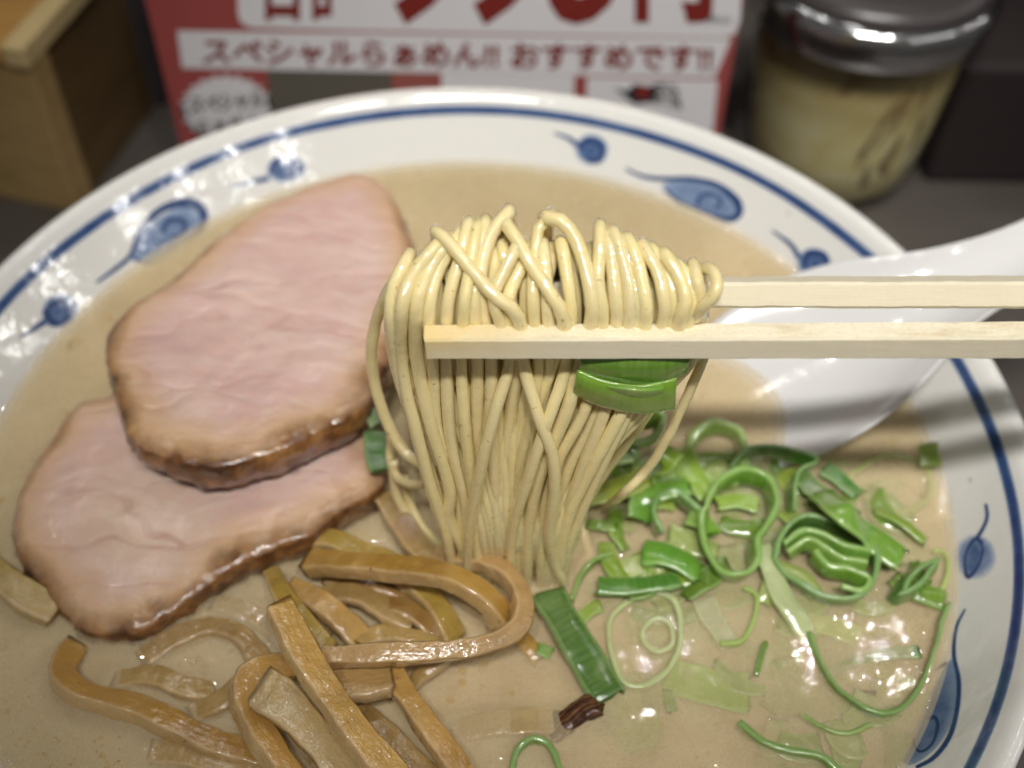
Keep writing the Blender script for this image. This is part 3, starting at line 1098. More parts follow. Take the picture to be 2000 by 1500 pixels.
bamboo([(570, 1308, 7.3), (520, 1306, 7.55), (486, 1322, 7.6), (478, 1360, 7.55), (500, 1420, 7.5), (545, 1490, 7.45), (590, 1560, 7.4)], .40, .40, (.55, .31, .08), "orange bamboo strip with a sharp bend at the near left", [.1, .5, .3])
bamboo([(512, 1345, 7.75), (550, 1370, 7.75), (590, 1410, 7.75), (640, 1470, 7.7), (700, 1550, 7.6)], .55, .24, CREAM, "broad cream bamboo strip with a torn end, left of the long yellow one", .15, taper=(1.15, .9, 1), ragged=.12)
bamboo([(630, 1335, 7.35), (680, 1330, 7.4), (730, 1325, 7.4), (762, 1322, 7.4)], .66, .28, (.48, .31, .12), "short broad bamboo piece under the lower arm of the loop", .3)
bamboo([(758, 1300, 7.25), (800, 1370, 7.3), (850, 1440, 7.3), (900, 1510, 7.25), (930, 1560, 7.2)], .36, .30, (.57, .32, .08), "straight orange bamboo strip at the near right of the pile", .3)
bamboo([(280, 1290, 6.5), (340, 1250, 6.56), (410, 1226, 6.6), (465, 1240, 6.6), (500, 1280, 6.62), (520, 1310, 6.6)], .36, .26, (.46, .31, .13), "curved bamboo strip showing faintly under the broth below the pork", .3)
bamboo([(420, 1180, 6.45), (480, 1195, 6.52), (530, 1225, 6.52), (560, 1260, 6.5)], .34, .22, TAN, "bamboo strip almost hidden in the broth between pork and pile", .1)
bamboo([(152, 1262, 6.5), (130, 1290, 6.62), (122, 1322, 6.78), (150, 1350, 6.82), (200, 1368, 6.78), (270, 1385, 6.75), (340, 1418, 6.72), (420, 1455, 6.66), (500, 1472, 6.6), (560, 1480, 6.5)], .40, .34, (.50, .28, .07), "hooked brown bamboo strip lying alone in the broth at the left", [.2, .5, .2, .1])
bamboo([(-70, 1070, 6.85), (-10, 1122, 6.85), (50, 1165, 6.78), (110, 1200, 6.6)], .50, .30, MUST, "yellow bamboo strip at the left edge, under the lower pork slice", .1)
bamboo([(790, 1352, 6.6), (825, 1318, 6.8), (862, 1290, 6.9), (880, 1275, 6.9)], .24, .2, TAN, "small tan bamboo sliver poking from beneath the loop", 0)
bamboo([(690, 1395, 6.85), (735, 1430, 6.9), (780, 1470, 6.85), (850, 1540, 6.8)], .48, .22, TAN, "tan fibrous bamboo strip between the yellow and straight orange strips", .1)
bamboo([(640, 1420, 7.1), (690, 1480, 7.1), (740, 1550, 7.0)], .30, .28, (.50, .27, .06), "narrow dark orange bamboo strip in the gap beside the cream one", .2)
bamboo([(880, 1432, 6.40), (960, 1416, 6.5), (1030, 1410, 6.55), (1080, 1412, 6.5)], .40, .2, CREAM, "cream bamboo piece blurred under the broth beside the charred scrap", 0)
bamboo([(1000, 1235, 6.6), (1030, 1262, 6.6), (1052, 1290, 6.5)], .28, .2, ORANGE, "tiny orange bamboo tip under the dark green onion strip", 0)

bamboo([(230, 1330, 6.5), (300, 1322, 6.6), (360, 1345, 6.62), (420, 1350, 6.55)], .34, .24, (.46, .31, .12), "short bamboo strip sunk in the broth above the hooked one", .2)
bamboo([(380, 1395, 6.5), (430, 1372, 6.62), (475, 1330, 6.66), (510, 1290, 6.6)], .32, .24, TAN, "tan bamboo strip half sunk left of the sharply bent one", .2)
bamboo([(640, 1130, 6.65), (700, 1140, 6.75), (760, 1150, 6.7), (820, 1180, 6.6)], .30, .22, BROWN, "brown bamboo strip deep inside the loop, below the thick orange one", .2)
bamboo([(700, 1265, 6.9), (740, 1240, 6.95), (800, 1245, 6.9), (860, 1262, 6.8)], .28, .22, (.50, .34, .12), "thin bamboo strip in the broth just inside the loop's lower arm", .3)
bamboo([(300, 1470, 6.5), (380, 1480, 6.58), (450, 1500, 6.58), (520, 1530, 6.5)], .40, .24, (.48, .33, .14), "bamboo strip fading under the broth at the bottom left", .1)
# charred scrap
P = spline([Pz(a, b, z) for a, b, z in ((1075, 1442, 6.45), (1105, 1412, 6.6), (1135, 1388, 6.72), (1165, 1376, 6.74))], 26)
V, F, at = ribbon(P, .34, .16, jit=.12, ragged=.09, sq=3, seg=14, taper=(.8, 1, 1.1))
for i in range(len(V)):
    q = V[i]
    V[i] = q + .04 * np.array([noise.noise(Vector((q[0] * 6, q[1] * 6, q[2] * 6 + k * 7))) for k in range(3)])
m = NT("charred_scrap")
st = m.noise(m.vec(m.math('MULTIPLY', m.attr("along"), 1.0), m.math('MULTIPLY', m.attr("side"), 16.0), 0.0), 1.2, 4, .6)
m.color(m.ramp(st, [(.4, (.02, .008, .004)), (.52, (.09, .03, .012)), (.64, (.35, .19, .07))]))
m.set(Roughness=.3)
o = mesh_obj("charred_scrap", V, F, m.m, attrs=at)
tag(o, "dark charred scrap floating near the bottom edge", "garnish")
mark(P, .15)

# ------------------------------------------------------------------ green onions
G1, G2, G3, G4, G5 = (.25, .39, .022), (.14, .255, .02), (.06, .14, .02), (.40, .46, .045), (.30, .45, .03)
WHT = (.62, .66, .36)


def rough(V):
    o = rng.uniform(0, 50)
    for i in range(len(V)):
        q = Vector(V[i])
        V[i] = V[i] + .035 * np.array([noise.noise(q * 1.7 + Vector((o, 7 * k, 0))) for k in range(3)]) + .014 * np.array([noise.noise(q * 5.5 + Vector((o, 7 * k, 9))) for k in range(3)])
    return V


def sink(z):
    return z if z < 6.75 or z > 7.55 else 6.73 + (z - 6.75) * .55


def onion_strip(pts, wd, col, label, ht=.07, twist=0.0, taper=(1, 1), curl=0.0, n=34, name="green_onion", grp="green onion slices"):
    P = spline([Pz(a, b, sink(z)) for a, b, z in pts], n)
    wd *= 1.15
    V, F, at = ribbon(P, wd, ht, twist=twist, taper=taper, ragged=.03, sq=5, seg=18, jit=.05)
    if curl:
        sd = at["side"] / (wd / 2)
        V[:, 2] -= curl * sd ** 2
    at["cutface"] = at["sidness"]
    V = rough(V)
    o = mesh_obj(name, V, F, M_ONION, attrs=at, color=col)
    tag(o, label, "green onion", grp)
    mark(P, max(.1, wd * .5))
    return o


def onion_ring(pts, t, h, col, label, closed=True, tilt=0.0, n=60, lean=None):
    P = spline([Pz(a, b, sink(z)) for a, b, z in pts], n, closed=closed)
    V, F, at = ribbon(P, t * 1.5, h * 1.1, closed=closed, sq=4, seg=14, jit=.09, twist=tilt)
    at["cutface"] = at["topness"]
    V = rough(V)
    s = at["side"].copy()
    at["side"] = at["topness"] * h / 2
    o = mesh_obj("green_onion", V, F, M_ONION, attrs=at, color=col)
    tag(o, label, "green onion", "green onion slices")
    mark(P, t * .8)
    return o


# on the noodles
on = empty("green_onion", Py(1225, 745, YP - .35))
tag(on, "wide bright green onion slice of two layers, stuck to the noodles under the chopstick", "green onion", "green onion slices")


def leaf(pts_top, pts_bot, ydep, col, name, bulge, n=30, k=10):
    A = spline([(a, b, 0) for a, b in pts_top], n)[:, :2]
    Bq = spline([(a, b, 0) for a, b in pts_bot], n)[:, :2]
    V, al, sd, cf = [], [], [], []
    for layer, off in ((0, 0.0), (1, .06)):
        for i in range(n):
            for j in range(k):
                f = j / (k - 1)
                q = A[i] * (1 - f) + Bq[i] * f
                u = i / (n - 1)
                y = ydep - bulge * math.sin(math.pi * u) - .07 * math.sin(math.pi * f) + off
                V.append(Py(q[0], q[1], y))
                al.append(u * 1.6)
                sd.append(f * .5)
                cf.append(1.0 if j in (0, k - 1) else 0.0)
    F = []
    N1 = n * k
    for i in range(n - 1):
        for j in range(k - 1):
            a = i * k + j
            F.append((a, a + 1, a + k + 1, a + k))
            F.append((N1 + a, N1 + a + k, N1 + a + k + 1, N1 + a + 1))
    for i in range(n - 1):
        for j in (0, k - 1):
            a = i * k + j
            q = (a, a + k, N1 + a + k, N1 + a)
            F.append(q if j == 0 else q[::-1])
    for j in range(k - 1):
        for i in (0, n - 1):
            a = i * k + j
            q = (a, a + 1, N1 + a + 1, N1 + a)
            F.append(q[::-1] if i == 0 else q)
    z = np.zeros(len(V))
    return mesh_obj(name, V, F, M_ONION, on, attrs=dict(along=al, side=sd, topness=z, sidness=z, cutface=cf), color=col)


leaf([(1134, 690), (1200, 700), (1280, 700), (1352, 690)], [(1130, 735), (1190, 752), (1270, 760), (1340, 730)], YP - .22, (.12, .27, .02), "onion_layer", .12)
leaf([(1128, 722), (1180, 742), (1250, 752), (1322, 738)], [(1118, 770), (1175, 795), (1250, 808), (1318, 800)], YP - .27, (.22, .42, .03), "onion_layer", .14)
leaf([(1180, 748), (1215, 752), (1260, 756), (1296, 752)], [(1185, 766), (1215, 772), (1260, 776), (1296, 772)], YP - .36, (.2, .40, .05), "onion_layer", .12)

onion_ring([(1215, 842, 8.0), (1232, 818, 8.1), (1258, 815, 8.1), (1285, 825, 8.0), (1280, 852, 7.9), (1250, 865, 7.85), (1225, 860, 7.9)], .09, .42, G2, "dark green onion ring right of the bundle, below the hanging leaf", tilt=.5)
onion_ring([(1190, 905, 7.6), (1200, 878, 7.7), (1225, 872, 7.7), (1238, 890, 7.6), (1225, 912, 7.5), (1202, 918, 7.5)], .12, .22, G3, "small thick onion ring with a pale middle beside the noodles", tilt=.2)
o = onion_strip([(1200, 896, 7.66), (1228, 890, 7.66)], .24, (.55, .66, .4), "pale onion core lying in the small thick ring", .1, n=12)
onion_strip([(1142, 978, 7.2), (1180, 962, 7.35), (1220, 948, 7.4), (1262, 925, 7.35)], .46, G4, "pointed yellow green onion slice touching the lower right of the bundle", .07, taper=(.35, .9, 1, .9), curl=.06)
onion_strip([(1240, 930, 7.25), (1275, 915, 7.2), (1320, 905, 7.1)], .55, (.30, .45, .12), "pale green onion slice behind the pointed yellow one", .07, curl=.08)
onion_strip([(1320, 880, 7.6), (1300, 905, 7.6), (1285, 935, 7.4)], .3, G1, "small green onion slice standing at the back of the pile, by the stray noodle", .07)
onion_strip([(1250, 1010, 7.1), (1262, 972, 7.3), (1300, 955, 7.35), (1345, 945, 7.3)], .42, (.16, .38, .04), "folded green onion slice with a bright cut end, left of the tall loop", .07, twist=[-.5, .2, .2], curl=.05)
onion_ring([(1288, 1045, 7.0), (1275, 1010, 7.15), (1285, 978, 7.2), (1315, 966, 7.2), (1345, 985, 7.15), (1368, 1005, 7.1)], .075, .34, (.07, .25, .04), "arched onion slice beside the left leg of the tall loop", closed=False)
onion_strip([(1345, 1010, 7.1), (1375, 1022, 7.2), (1390, 1045, 7.15)], .3, (.2, .42, .03), "short bright onion bit resting on the tall loop's left leg", .07, twist=.3)
onion_ring([(1378, 1000, 7.3), (1400, 952, 7.35), (1445, 928, 7.35), (1492, 940, 7.3), (1512, 985, 7.25), (1495, 1030, 7.2), (1472, 1062, 7.15), (1474, 1098, 7.1), (1455, 1124, 7.05), (1415, 1122, 7.05), (1388, 1092, 7.1), (1372, 1045, 7.2)], .085, .40, (.15, .36, .02), "tall keyhole shaped onion loop in the middle of the pile", tilt=.35)
onion_ring([(1428, 915, 7.2), (1452, 888, 7.35), (1490, 880, 7.45), (1540, 886, 7.5), (1590, 905, 7.45), (1560, 922, 7.4), (1548, 955, 7.2), (1545, 1000, 7.0)], .06, .30, (.06, .22, .03), "thin onion thread bent to a point at the back of the pile", closed=False, tilt=.3)
onion_strip([(1560, 925, 7.2), (1590, 955, 7.1), (1630, 985, 7.0), (1670, 1010, 6.9)], .34, G3, "dark green onion slice in shade behind the bright diagonal strip", .07)
onion_strip([(1610, 915, 6.85), (1640, 935, 6.85), (1675, 965, 6.8)], .3, (.09, .25, .06), "dull green onion slice sunk behind the bright diagonal strip", .06)
onion_strip([(1605, 962, 7.55), (1650, 1000, 7.6), (1700, 1045, 7.55), (1760, 1090, 7.3)], .44, (.20, .40, .045), "bright green onion strip lying diagonally over the rolled slice", .07, curl=.05)
onion_ring([(1515, 1085, 6.95), (1532, 1042, 7.15), (1575, 1016, 7.3), (1625, 1030, 7.3), (1672, 1052, 7.2), (1704, 1080, 7.1), (1706, 1120, 7.05), (1690, 1155, 6.95), (1650, 1174, 6.85), (1600, 1165, 6.8), (1550, 1138, 6.8), (1525, 1115, 6.85)], .075, .36, (.07, .24, .035), "large rolled onion slice, outermost ring with folded layers inside", tilt=.3)
for pts, c, lb in (([(1532, 1070, 7.2), (1565, 1046, 7.35), (1600, 1052, 7.35), (1650, 1075, 7.3), (1698, 1085, 7.2)], (.20, .42, .06), "upper inner fold of the large rolled onion slice"),
                   ([(1540, 1082, 7.1), (1575, 1062, 7.25), (1605, 1080, 7.25), (1640, 1098, 7.2), (1690, 1108, 7.15)], (.26, .46, .08), "middle inner fold of the large rolled onion slice"),
                   ([(1590, 1085, 7.05), (1615, 1112, 7.1), (1655, 1118, 7.1), (1690, 1135, 7.05), (1680, 1155, 7.0), (1640, 1148, 6.98)], (.22, .44, .05), "lowest curled fold of the large rolled onion slice")):
    onion_ring(pts, .085, .32, c, lb, closed=False, tilt=.35)
onion_ring([(1752, 1168, 6.95), (1790, 1150, 7.05), (1825, 1112, 7.1), (1828, 1096, 7.15), (1800, 1108, 7.15), (1768, 1132, 7.05)], .06, .34, (.07, .25, .04), "small tilted onion ring near the right wall of the bowl", tilt=.55)
onion_strip([(1170, 1142, 7.0), (1220, 1145, 7.05), (1270, 1140, 7.05), (1322, 1130, 7.0)], .32, (.06, .24, .025), "dark green onion strip lying level, right of the bundle's foot", .08, twist=.35, curl=.03)
onion_strip([(1258, 1075, 7.0), (1290, 1078, 7.1), (1330, 1092, 7.1), (1368, 1118, 6.95)], .44, (.13, .36, .03), "green onion slice below the arched one, beside the tall loop", .07, twist=.3, curl=.05)
onion_strip([(1488, 1062, 7.0), (1510, 1120, 7.0), (1540, 1180, 6.85), (1580, 1240, 6.6)], .36, WHT, "pale yellow onion stalk sloping between the tall loop and the rolled slice", .09, curl=.05, taper=(.6, 1, 1))
onion_strip([(1580, 1215, 6.6), (1630, 1225, 6.55), (1690, 1250, 6.5)], .34, (.50, .56, .15), "yellow onion slice fading under the broth, below the rolled slice", .06)
onion_strip([(1375, 1170, 6.6), (1395, 1215, 6.6), (1425, 1262, 6.55)], .34, (.52, .58, .36), "milky white onion slice under the broth, left of the pale stalk", .06)
onion_ring([(1452, 1150, 6.66), (1476, 1165, 6.66), (1470, 1215, 6.66), (1445, 1252, 6.64), (1405, 1258, 6.62)], .06, .12, (.34, .48, .06), "thin lime onion arc lying flush with the broth", closed=False)
onion_strip([(1148, 1022, 6.82), (1175, 1026, 6.85), (1206, 1030, 6.8)], .18, G2, "tiny dark onion bit alone right of the bundle", .06, n=16)
onion_ring([(1118, 1175, 6.7), (1132, 1130, 6.75), (1158, 1098, 6.8), (1195, 1085, 6.78)], .06, .2, G2, "thin curved onion thread at the foot of the bundle", closed=False)
onion_strip([(1098, 1150, 6.7), (1108, 1120, 6.72)], .09, G1, "tiny onion sliver touching the bundle's foot", .05, n=12)
onion_strip([(1070, 1155, 7.15), (1105, 1215, 7.15), (1140, 1275, 7.05), (1192, 1362, 6.85)], .52, (.05, .145, .022), "wide dark green onion strip at the near side, pointing at the charred scrap", .09, curl=.07)
onion_strip([(1130, 1215, 6.75), (1150, 1195, 6.78), (1172, 1180, 6.75)], .22, G1, "small onion slice behind the wide dark strip", .06, n=16)
onion_strip([(1052, 1268, 6.66), (1078, 1278, 6.66)], .2, (.16, .36, .05), "tiny onion square left of the wide dark strip", .06, n=12)
onion_ring([(1190, 1250, 6.64), (1200, 1200, 6.66), (1240, 1168, 6.66), (1290, 1160, 6.66), (1325, 1190, 6.66), (1330, 1250, 6.65), (1310, 1300, 6.64), (1262, 1340, 6.63), (1215, 1330, 6.63)], .07, .14, (.58, .58, .30), "large translucent onion ring level with the broth")
onion_ring([(1255, 1235, 6.62), (1280, 1212, 6.64), (1308, 1222, 6.64), (1312, 1258, 6.63), (1285, 1275, 6.62), (1260, 1262, 6.62)], .06, .12, (.58, .57, .31), "small translucent ring inside the large translucent one")
onion_strip([(1300, 1318, 6.53), (1350, 1332, 6.57), (1405, 1345, 6.57), (1462, 1355, 6.54)], .56, (.27, .50, .02), "bright lime onion slice just under the broth near the bottom", .05)
onion_strip([(1305, 1350, 6.62), (1315, 1385, 6.62)], .16, (.14, .32, .03), "tiny onion bit below the lime slice", .06, n=12)
onion_strip([(1478, 1318, 6.64), (1484, 1285, 6.68), (1494, 1258, 6.68)], .1, G2, "short dark onion thread right of the lime slice", .06, n=14)
onion_ring([(1578, 1240, 6.60), (1605, 1305, 6.64), (1640, 1352, 6.67), (1690, 1388, 6.68), (1745, 1392, 6.68), (1790, 1352, 6.68), (1818, 1290, 6.68), (1836, 1225, 6.7), (1852, 1180, 6.76)], .055, .2, (.10, .26, .03), "big U shaped onion thread by the right wall of the bowl", closed=False)
onion_strip([(1640, 1300, 6.5), (1690, 1285, 6.58), (1745, 1275, 6.62), (1796, 1272, 6.66)], .24, (.07, .22, .035), "dark onion slice inside the big U shaped thread", .05, taper=(.3, .7, 1))
onion_strip([(1540, 1335, 6.38), (1600, 1320, 6.44), (1680, 1265, 6.44), (1745, 1240, 6.42)], .5, (.12, .26, .06), "wide onion slice showing faintly under the broth at the right", .05)
onion_ring([(1000, 1515, 6.62), (1012, 1470, 6.66), (1040, 1446, 6.68), (1068, 1452, 6.68), (1088, 1485, 6.66), (1098, 1520, 6.62)], .07, .2, (.14, .30, .06), "onion arc cut by the bottom edge of the photo, below the charred scrap", closed=False)
onion_ring([(1445, 1415, 6.58), (1490, 1450, 6.64), (1540, 1468, 6.66), (1600, 1480, 6.67), (1640, 1510, 6.66)], .08, .2, (.15, .31, .05), "long onion edge curving along the bottom right", closed=False)
onion_ring([(1565, 1395, 6.6), (1600, 1420, 6.64), (1650, 1435, 6.65), (1700, 1420, 6.63)], .05, .12, (.22, .36, .05), "faint onion arc under the big U shaped thread", closed=False)
onion_strip([(1480, 1470, 6.45), (1560, 1500, 6.45), (1640, 1540, 6.45)], .5, (.13, .27, .05), "sunken onion slice under the long edge at the bottom right", .05)
onion_ring([(1350, 870, 6.75), (1365, 845, 6.95), (1400, 835, 7.0), (1440, 850, 7.0), (1452, 900, 6.95), (1430, 945, 6.85), (1390, 940, 6.8), (1360, 910, 6.75)], .12, .34, (.30, .44, .09), "pale green ring at the back of the pile, below the spoon", tilt=.4)
onion_strip([(1330, 880, 7.15), (1352, 925, 7.2), (1385, 965, 7.1)], .42, (.33, .50, .06), "yellow green onion slice leaning behind the tall loop", .08, curl=.05)
onion_strip([(1400, 985, 6.9), (1440, 978, 6.95), (1478, 985, 6.9)], .3, (.36, .52, .08), "lime onion slice seen through the tall loop", .06)
onion_ring([(1660, 945, 6.56), (1690, 910, 6.6), (1740, 892, 6.6), (1795, 905, 6.6), (1820, 945, 6.6), (1800, 985, 6.58), (1740, 1000, 6.56)], .07, .12, (.38, .40, .08), "faint yellowish onion ring by the right wall under the spoon")
onion_strip([(1812, 868, 7.1), (1816, 890, 6.95), (1818, 912, 6.78)], .36, (.22, .30, .03), "olive onion square stuck to the right wall of the bowl", .05, n=14)
onion_ring([(1820, 1075, 6.62), (1845, 1085, 6.64), (1850, 1120, 6.64), (1835, 1160, 6.62), (1815, 1190, 6.6)], .05, .12, (.46, .5, .1), "thin yellow onion arc at the right edge of the broth", closed=False)
onion_strip([(1530, 1290, 6.5), (1550, 1340, 6.5), (1560, 1400, 6.48)], .45, (.24, .33, .1), "sunken pale onion slice left of the big U shaped thread", .05)
onion_strip([(1210, 1120, 6.72), (1240, 1105, 6.75), (1275, 1098, 6.7)], .34, (.48, .52, .2), "pale yellow onion slice above the level dark strip", .07)
onion_strip([(738, 845, 7.7), (736, 880, 7.65), (745, 918, 7.6)], .38, (.05, .15, .04), "dark green onion bit beside the left of the bundle, on the pork", .1)
onion_strip([(716, 780, 7.85), (728, 805, 7.85), (738, 830, 7.8)], .3, (.16, .24, .12), "greyish green onion bit behind the other one on the pork", .08)

bits = []
# shreds and half rings sunk in the broth round the pile
for k in range(96):
    while True:
        px, py = rng.uniform(1140, 1840), rng.uniform(900, 1480)
        q = Pz(px, py, ZS)
        if math.hypot(q[0], q[1]) < 8.2 and px > 1150 + max(0, py - 1250) * .9 and not (py < 960 and px > 1700):
            break
    if k >= 64:
        px, py = rng.uniform(1210, 1800), rng.uniform(1160, 1470)
        if Pz(px, py, ZS)[0] > 7.4: px -= 200
    elif k % 3 == 0:
        px, py = rng.uniform(1160, 1520), rng.uniform(900, 1160)
    z = ZS - (rng.uniform(.0, .10) if k < 48 else rng.uniform(.1, .22))
    a = rng.uniform(0, 6.28)
    c = [(.30, .42, .09), (.14, .28, .04), (.40, .47, .16), (.22, .38, .05)][k % 4]
    where = "behind the tall loop" if py < 1000 else "between the level dark strip and the rolled slice" if py < 1200 and px < 1550 else "near the right wall of the bowl" if px > 1650 else "in the open broth at the lower right"
    if k < 0:
        R0 = rng.uniform(35, 75)
        ex = rng.uniform(.5, .9)
        span = rng.uniform(2.2, 5.2)
        pts = [(px + R0 * math.cos(a + t) * 1.2, py + R0 * ex * math.sin(a + t), z + .06) for t in np.linspace(0, span, 7)]
        o = onion_ring(pts, .075, .3, c, "thin onion thread half sunk " + where, closed=False, n=40)
    else:
        L0 = rng.uniform(30, 65)
        pts = [(px + L0 * t * math.cos(a) + 12 * t * t * math.sin(a), py + L0 * t * math.sin(a) * .7 - 12 * t * t, z) for t in (-1, -.4, .3, 1)]
        o = onion_strip(pts, rng.uniform(.24, .5) if k < 48 else rng.uniform(.6, .9), c, "onion shred half sunk " + where, .05, taper=(rng.uniform(.5, 1), 1, rng.uniform(.5, 1)))
    o["group"] = "half sunk onion shreds"
    bits.append((o, px, py, ("light green", "mid green", "pale yellow green", "grass green")[k % 4], "sunk onion shred"))

# loose cut pieces lying on the pile
for k in range(26):
    px, py = (rng.uniform(1170, 1560), rng.uniform(880, 1170)) if k < 18 else (rng.uniform(1500, 1800), rng.uniform(960, 1200))
    z = ZS + rng.uniform(.0, .2)
    a = rng.uniform(-.9, .9) + (0 if k % 3 else 1.4)
    L0 = rng.uniform(26, 62)
    bend = rng.uniform(-18, 18)
    pts = [(px + L0 * t * math.cos(a) + bend * t * t * math.sin(a), py + L0 * t * math.sin(a) * .75 - bend * t * t * math.cos(a), z + .08 * (1 - t * t)) for t in (-1, -.4, .3, 1)]
    c = [(.24, .36, .025), (.12, .22, .02), (.36, .45, .06), (.17, .30, .02), (.42, .48, .14)][k % 5]
    o = onion_strip(pts, rng.uniform(.24, .46), c, "cut onion piece lying loose " + ("on the heap beside the noodle bundle" if k < 18 else "in the wet heap under the spoon"), .06, twist=[rng.uniform(-.6, .6), rng.uniform(-.6, .6)], curl=.05, taper=(rng.uniform(.7, 1), 1, rng.uniform(.7, 1)))
    o["group"] = "loose cut onion pieces on the heap"
    bits.append((o, px, py, ("bright green", "dark green", "yellow green", "grass green", "pale lime")[k % 5], "loose cut onion piece"))
MARKS = {"the tall keyhole loop": (1440, 1030), "the large rolled slice": (1610, 1095), "the level dark strip": (1245, 1140), "the pale stalk": (1530, 1150), "the big U shaped thread": (1715, 1390),
         "the large translucent ring": (1260, 1250), "the charred scrap": (1120, 1400), "the bright lime slice": (1380, 1335), "the spoon's wet tip": (1640, 860), "the bundle's foot": (1050, 1120),
         "the bright diagonal strip": (1685, 1030), "the wide dark strip": (1130, 1260), "the small tilted ring": (1790, 1130), "the hanging leaf": (1225, 760)}
used = set()
for o, px, py, cn, kind in bits:
    for mk_, (mx_, my_) in sorted(MARKS.items(), key=lambda q: math.hypot(q[1][0] - px, q[1][1] - py)):
        a = math.degrees(math.atan2(my_ - py, px - mx_)) % 360
        dr = ("right of", "upper right of", "above", "upper left of", "left of", "lower left of", "below", "lower right of")[int(((a + 22.5) % 360) // 45)]
        dist = math.hypot(mx_ - px, my_ - py)
        lb = "%s %s %s %s %s" % (cn, kind, "close" if dist < 70 else "some way" if dist < 200 else "far", dr, mk_)
        if lb not in used:
            break
    used.add(lb)
    o["label"] = lb

# ------------------------------------------------------------------ spoon
def spoon():
    A = Pz(1455, 780, 6.6)
    C = np.array([A[0], A[1], 0])
    ax = np.array([.926, .378, 0])
    sd = np.array([.378, -.926, 0])          # towards the camera
    st = [(-1.5, 6.2, .02, .02), (-1.38, 6.25, .6, .12), (-1.0, 6.4, 1.15, .28), (-.4, 6.62, 1.6, .38), (.4, 6.98, 1.84, .48), (1.2, 7.34, 1.9, .58), (2.0, 7.68, 1.8, .64), (2.8, 8.0, 1.52, .6), (3.6, 8.22, 1.15, .5), (4.5, 8.38, .88, .42), (6.0, 8.62, .72, .36), (9.0, 9.35, .75, .3), (9.2, 9.4, .4, .2)]
    St = spline([np.array(q) for q in st], 64)
    # spline() spreads by the first three columns; enough here
    V, F = [], []
    K = 22
    for inner in (1, 0):
        for u, zl, hw, dp in St:
            hw, dp = max(hw, .01), max(dp, .01)
            for j in range(K):
                a = -1 + 2 * j / (K - 1)
                q = 1 - abs(a) ** 2.4
                lat = a * (hw + (0 if inner else .05))
                z = zl - dp * q - (0 if inner else .22 * min(1, hw) * (.35 + .65 * q))
                p = C + ax * u + sd * lat
                V.append((p[0], p[1], z))
    n = len(St)
    N1 = n * K
    for i in range(n - 1):
        for j in range(K - 1):
            a = i * K + j
            F.append((a, a + K, a + K + 1, a + 1))
            F.append((N1 + a, N1 + a + 1, N1 + a + K + 1, N1 + a + K))
        for j, fl_ in ((0, 0), (K - 1, 1)):
            a = i * K + j
            q = (a, N1 + a, N1 + a + K, a + K)
            F.append(q if not fl_ else q[::-1])
    for j in range(K - 1):
        F.append((j, j + 1, N1 + j + 1, N1 + j))
        a = (n - 1) * K + j
        F.append((a, N1 + a, N1 + a + 1, a + 1))
    o = mesh_obj("soup_spoon", V, F, M_SPOON)
    md = o.modifiers.new("soft", 'SUBSURF')
    md.levels = md.render_levels = 1
    tag(o, "white ceramic soup spoon resting in the broth on the right rim", "spoon")
    # where it meets the soup
    for u, zl, hw, dp in St:
        for s in (-1, 1):
            if abs(zl - ZS) < .4:
                p = C + ax * u + sd * s * hw
                soup_marks.append((p[0], p[1], .1, 1.0))


spoon()

# ------------------------------------------------------------------ broth
def soup():
    rings, seg = 150, 520
    rr = np.linspace(0, 1, rings + 1)[1:]
    RR = r_in(ZS) + .03
    th = np.linspace(0, 2 * np.pi, seg, endpoint=False)
    X = np.concatenate([[0], (RR * rr[:, None] * np.cos(th)).ravel()])
    Y = np.concatenate([[0], (RR * rr[:, None] * np.sin(th)).ravel()])
    Z = np.full(len(X), ZS)
    lift = np.zeros(len(X))
    mk = np.array(soup_marks)
    # thin out
    key = np.round(mk[:, :2] / .07).astype(int)
    _, ix = np.unique(key, axis=0, return_index=True)
    for x, y, rad, amp in mk[ix]:
        i = np.where((np.abs(X - x) < rad + .6) & (np.abs(Y - y) < rad + .6))[0]
        d = np.maximum(0, np.hypot(X[i] - x, Y[i] - y) - rad)
        lift[i] = np.maximum(lift[i], amp * .07 * np.exp(-d / .12))
    rad = np.hypot(X, Y)
    lift += .05 * np.exp(-(RR - rad) / .11)
    for i in range(len(X)):
        Z[i] += .010 * noise.noise(Vector((X[i] * 1.1, Y[i] * 1.1, 0))) + .0075 * noise.noise(Vector((X[i] * 2.6, Y[i] * 2.6, 4)))
    Z += lift
    V = np.stack([X, Y, Z], 1)
    F = [(0, 1 + i, 1 + (i + 1) % seg) for i in range(seg)]
    for k in range(rings - 1):
        for i in range(seg):
            j = (i + 1) % seg
            F.append((1 + k * seg + i, 1 + (k + 1) * seg + i, 1 + (k + 1) * seg + j, 1 + k * seg + j))
    parts = [(V, F)]
    fm = [0] * len(F)
    mats = [broth_mat(.34, True)]
    for d, a in ((.05, .36), (.11, .42), (.19, .5), (.3, .6), (.45, 1.0)):
        z = ZS - d
        r = r_in(z) + .02
        n = 160
        v = [(0, 0, z)] + [(r * math.cos(t), r * math.sin(t), z) for t in np.linspace(0, 2 * np.pi, n, endpoint=False)]
        f = [(0, 1 + i, 1 + (i + 1) % n) for i in range(n)]
        parts.append((v, f))
        mats.append(broth_mat(a, False))
        fm += [len(mats) - 1] * len(f)
    V, F = join(parts)
    o = mesh_obj("broth", V, F, None, mats=mats, fmat=fm)
    tag(o, "creamy tan pork broth filling the white bowl", "soup")
    return o


soup()

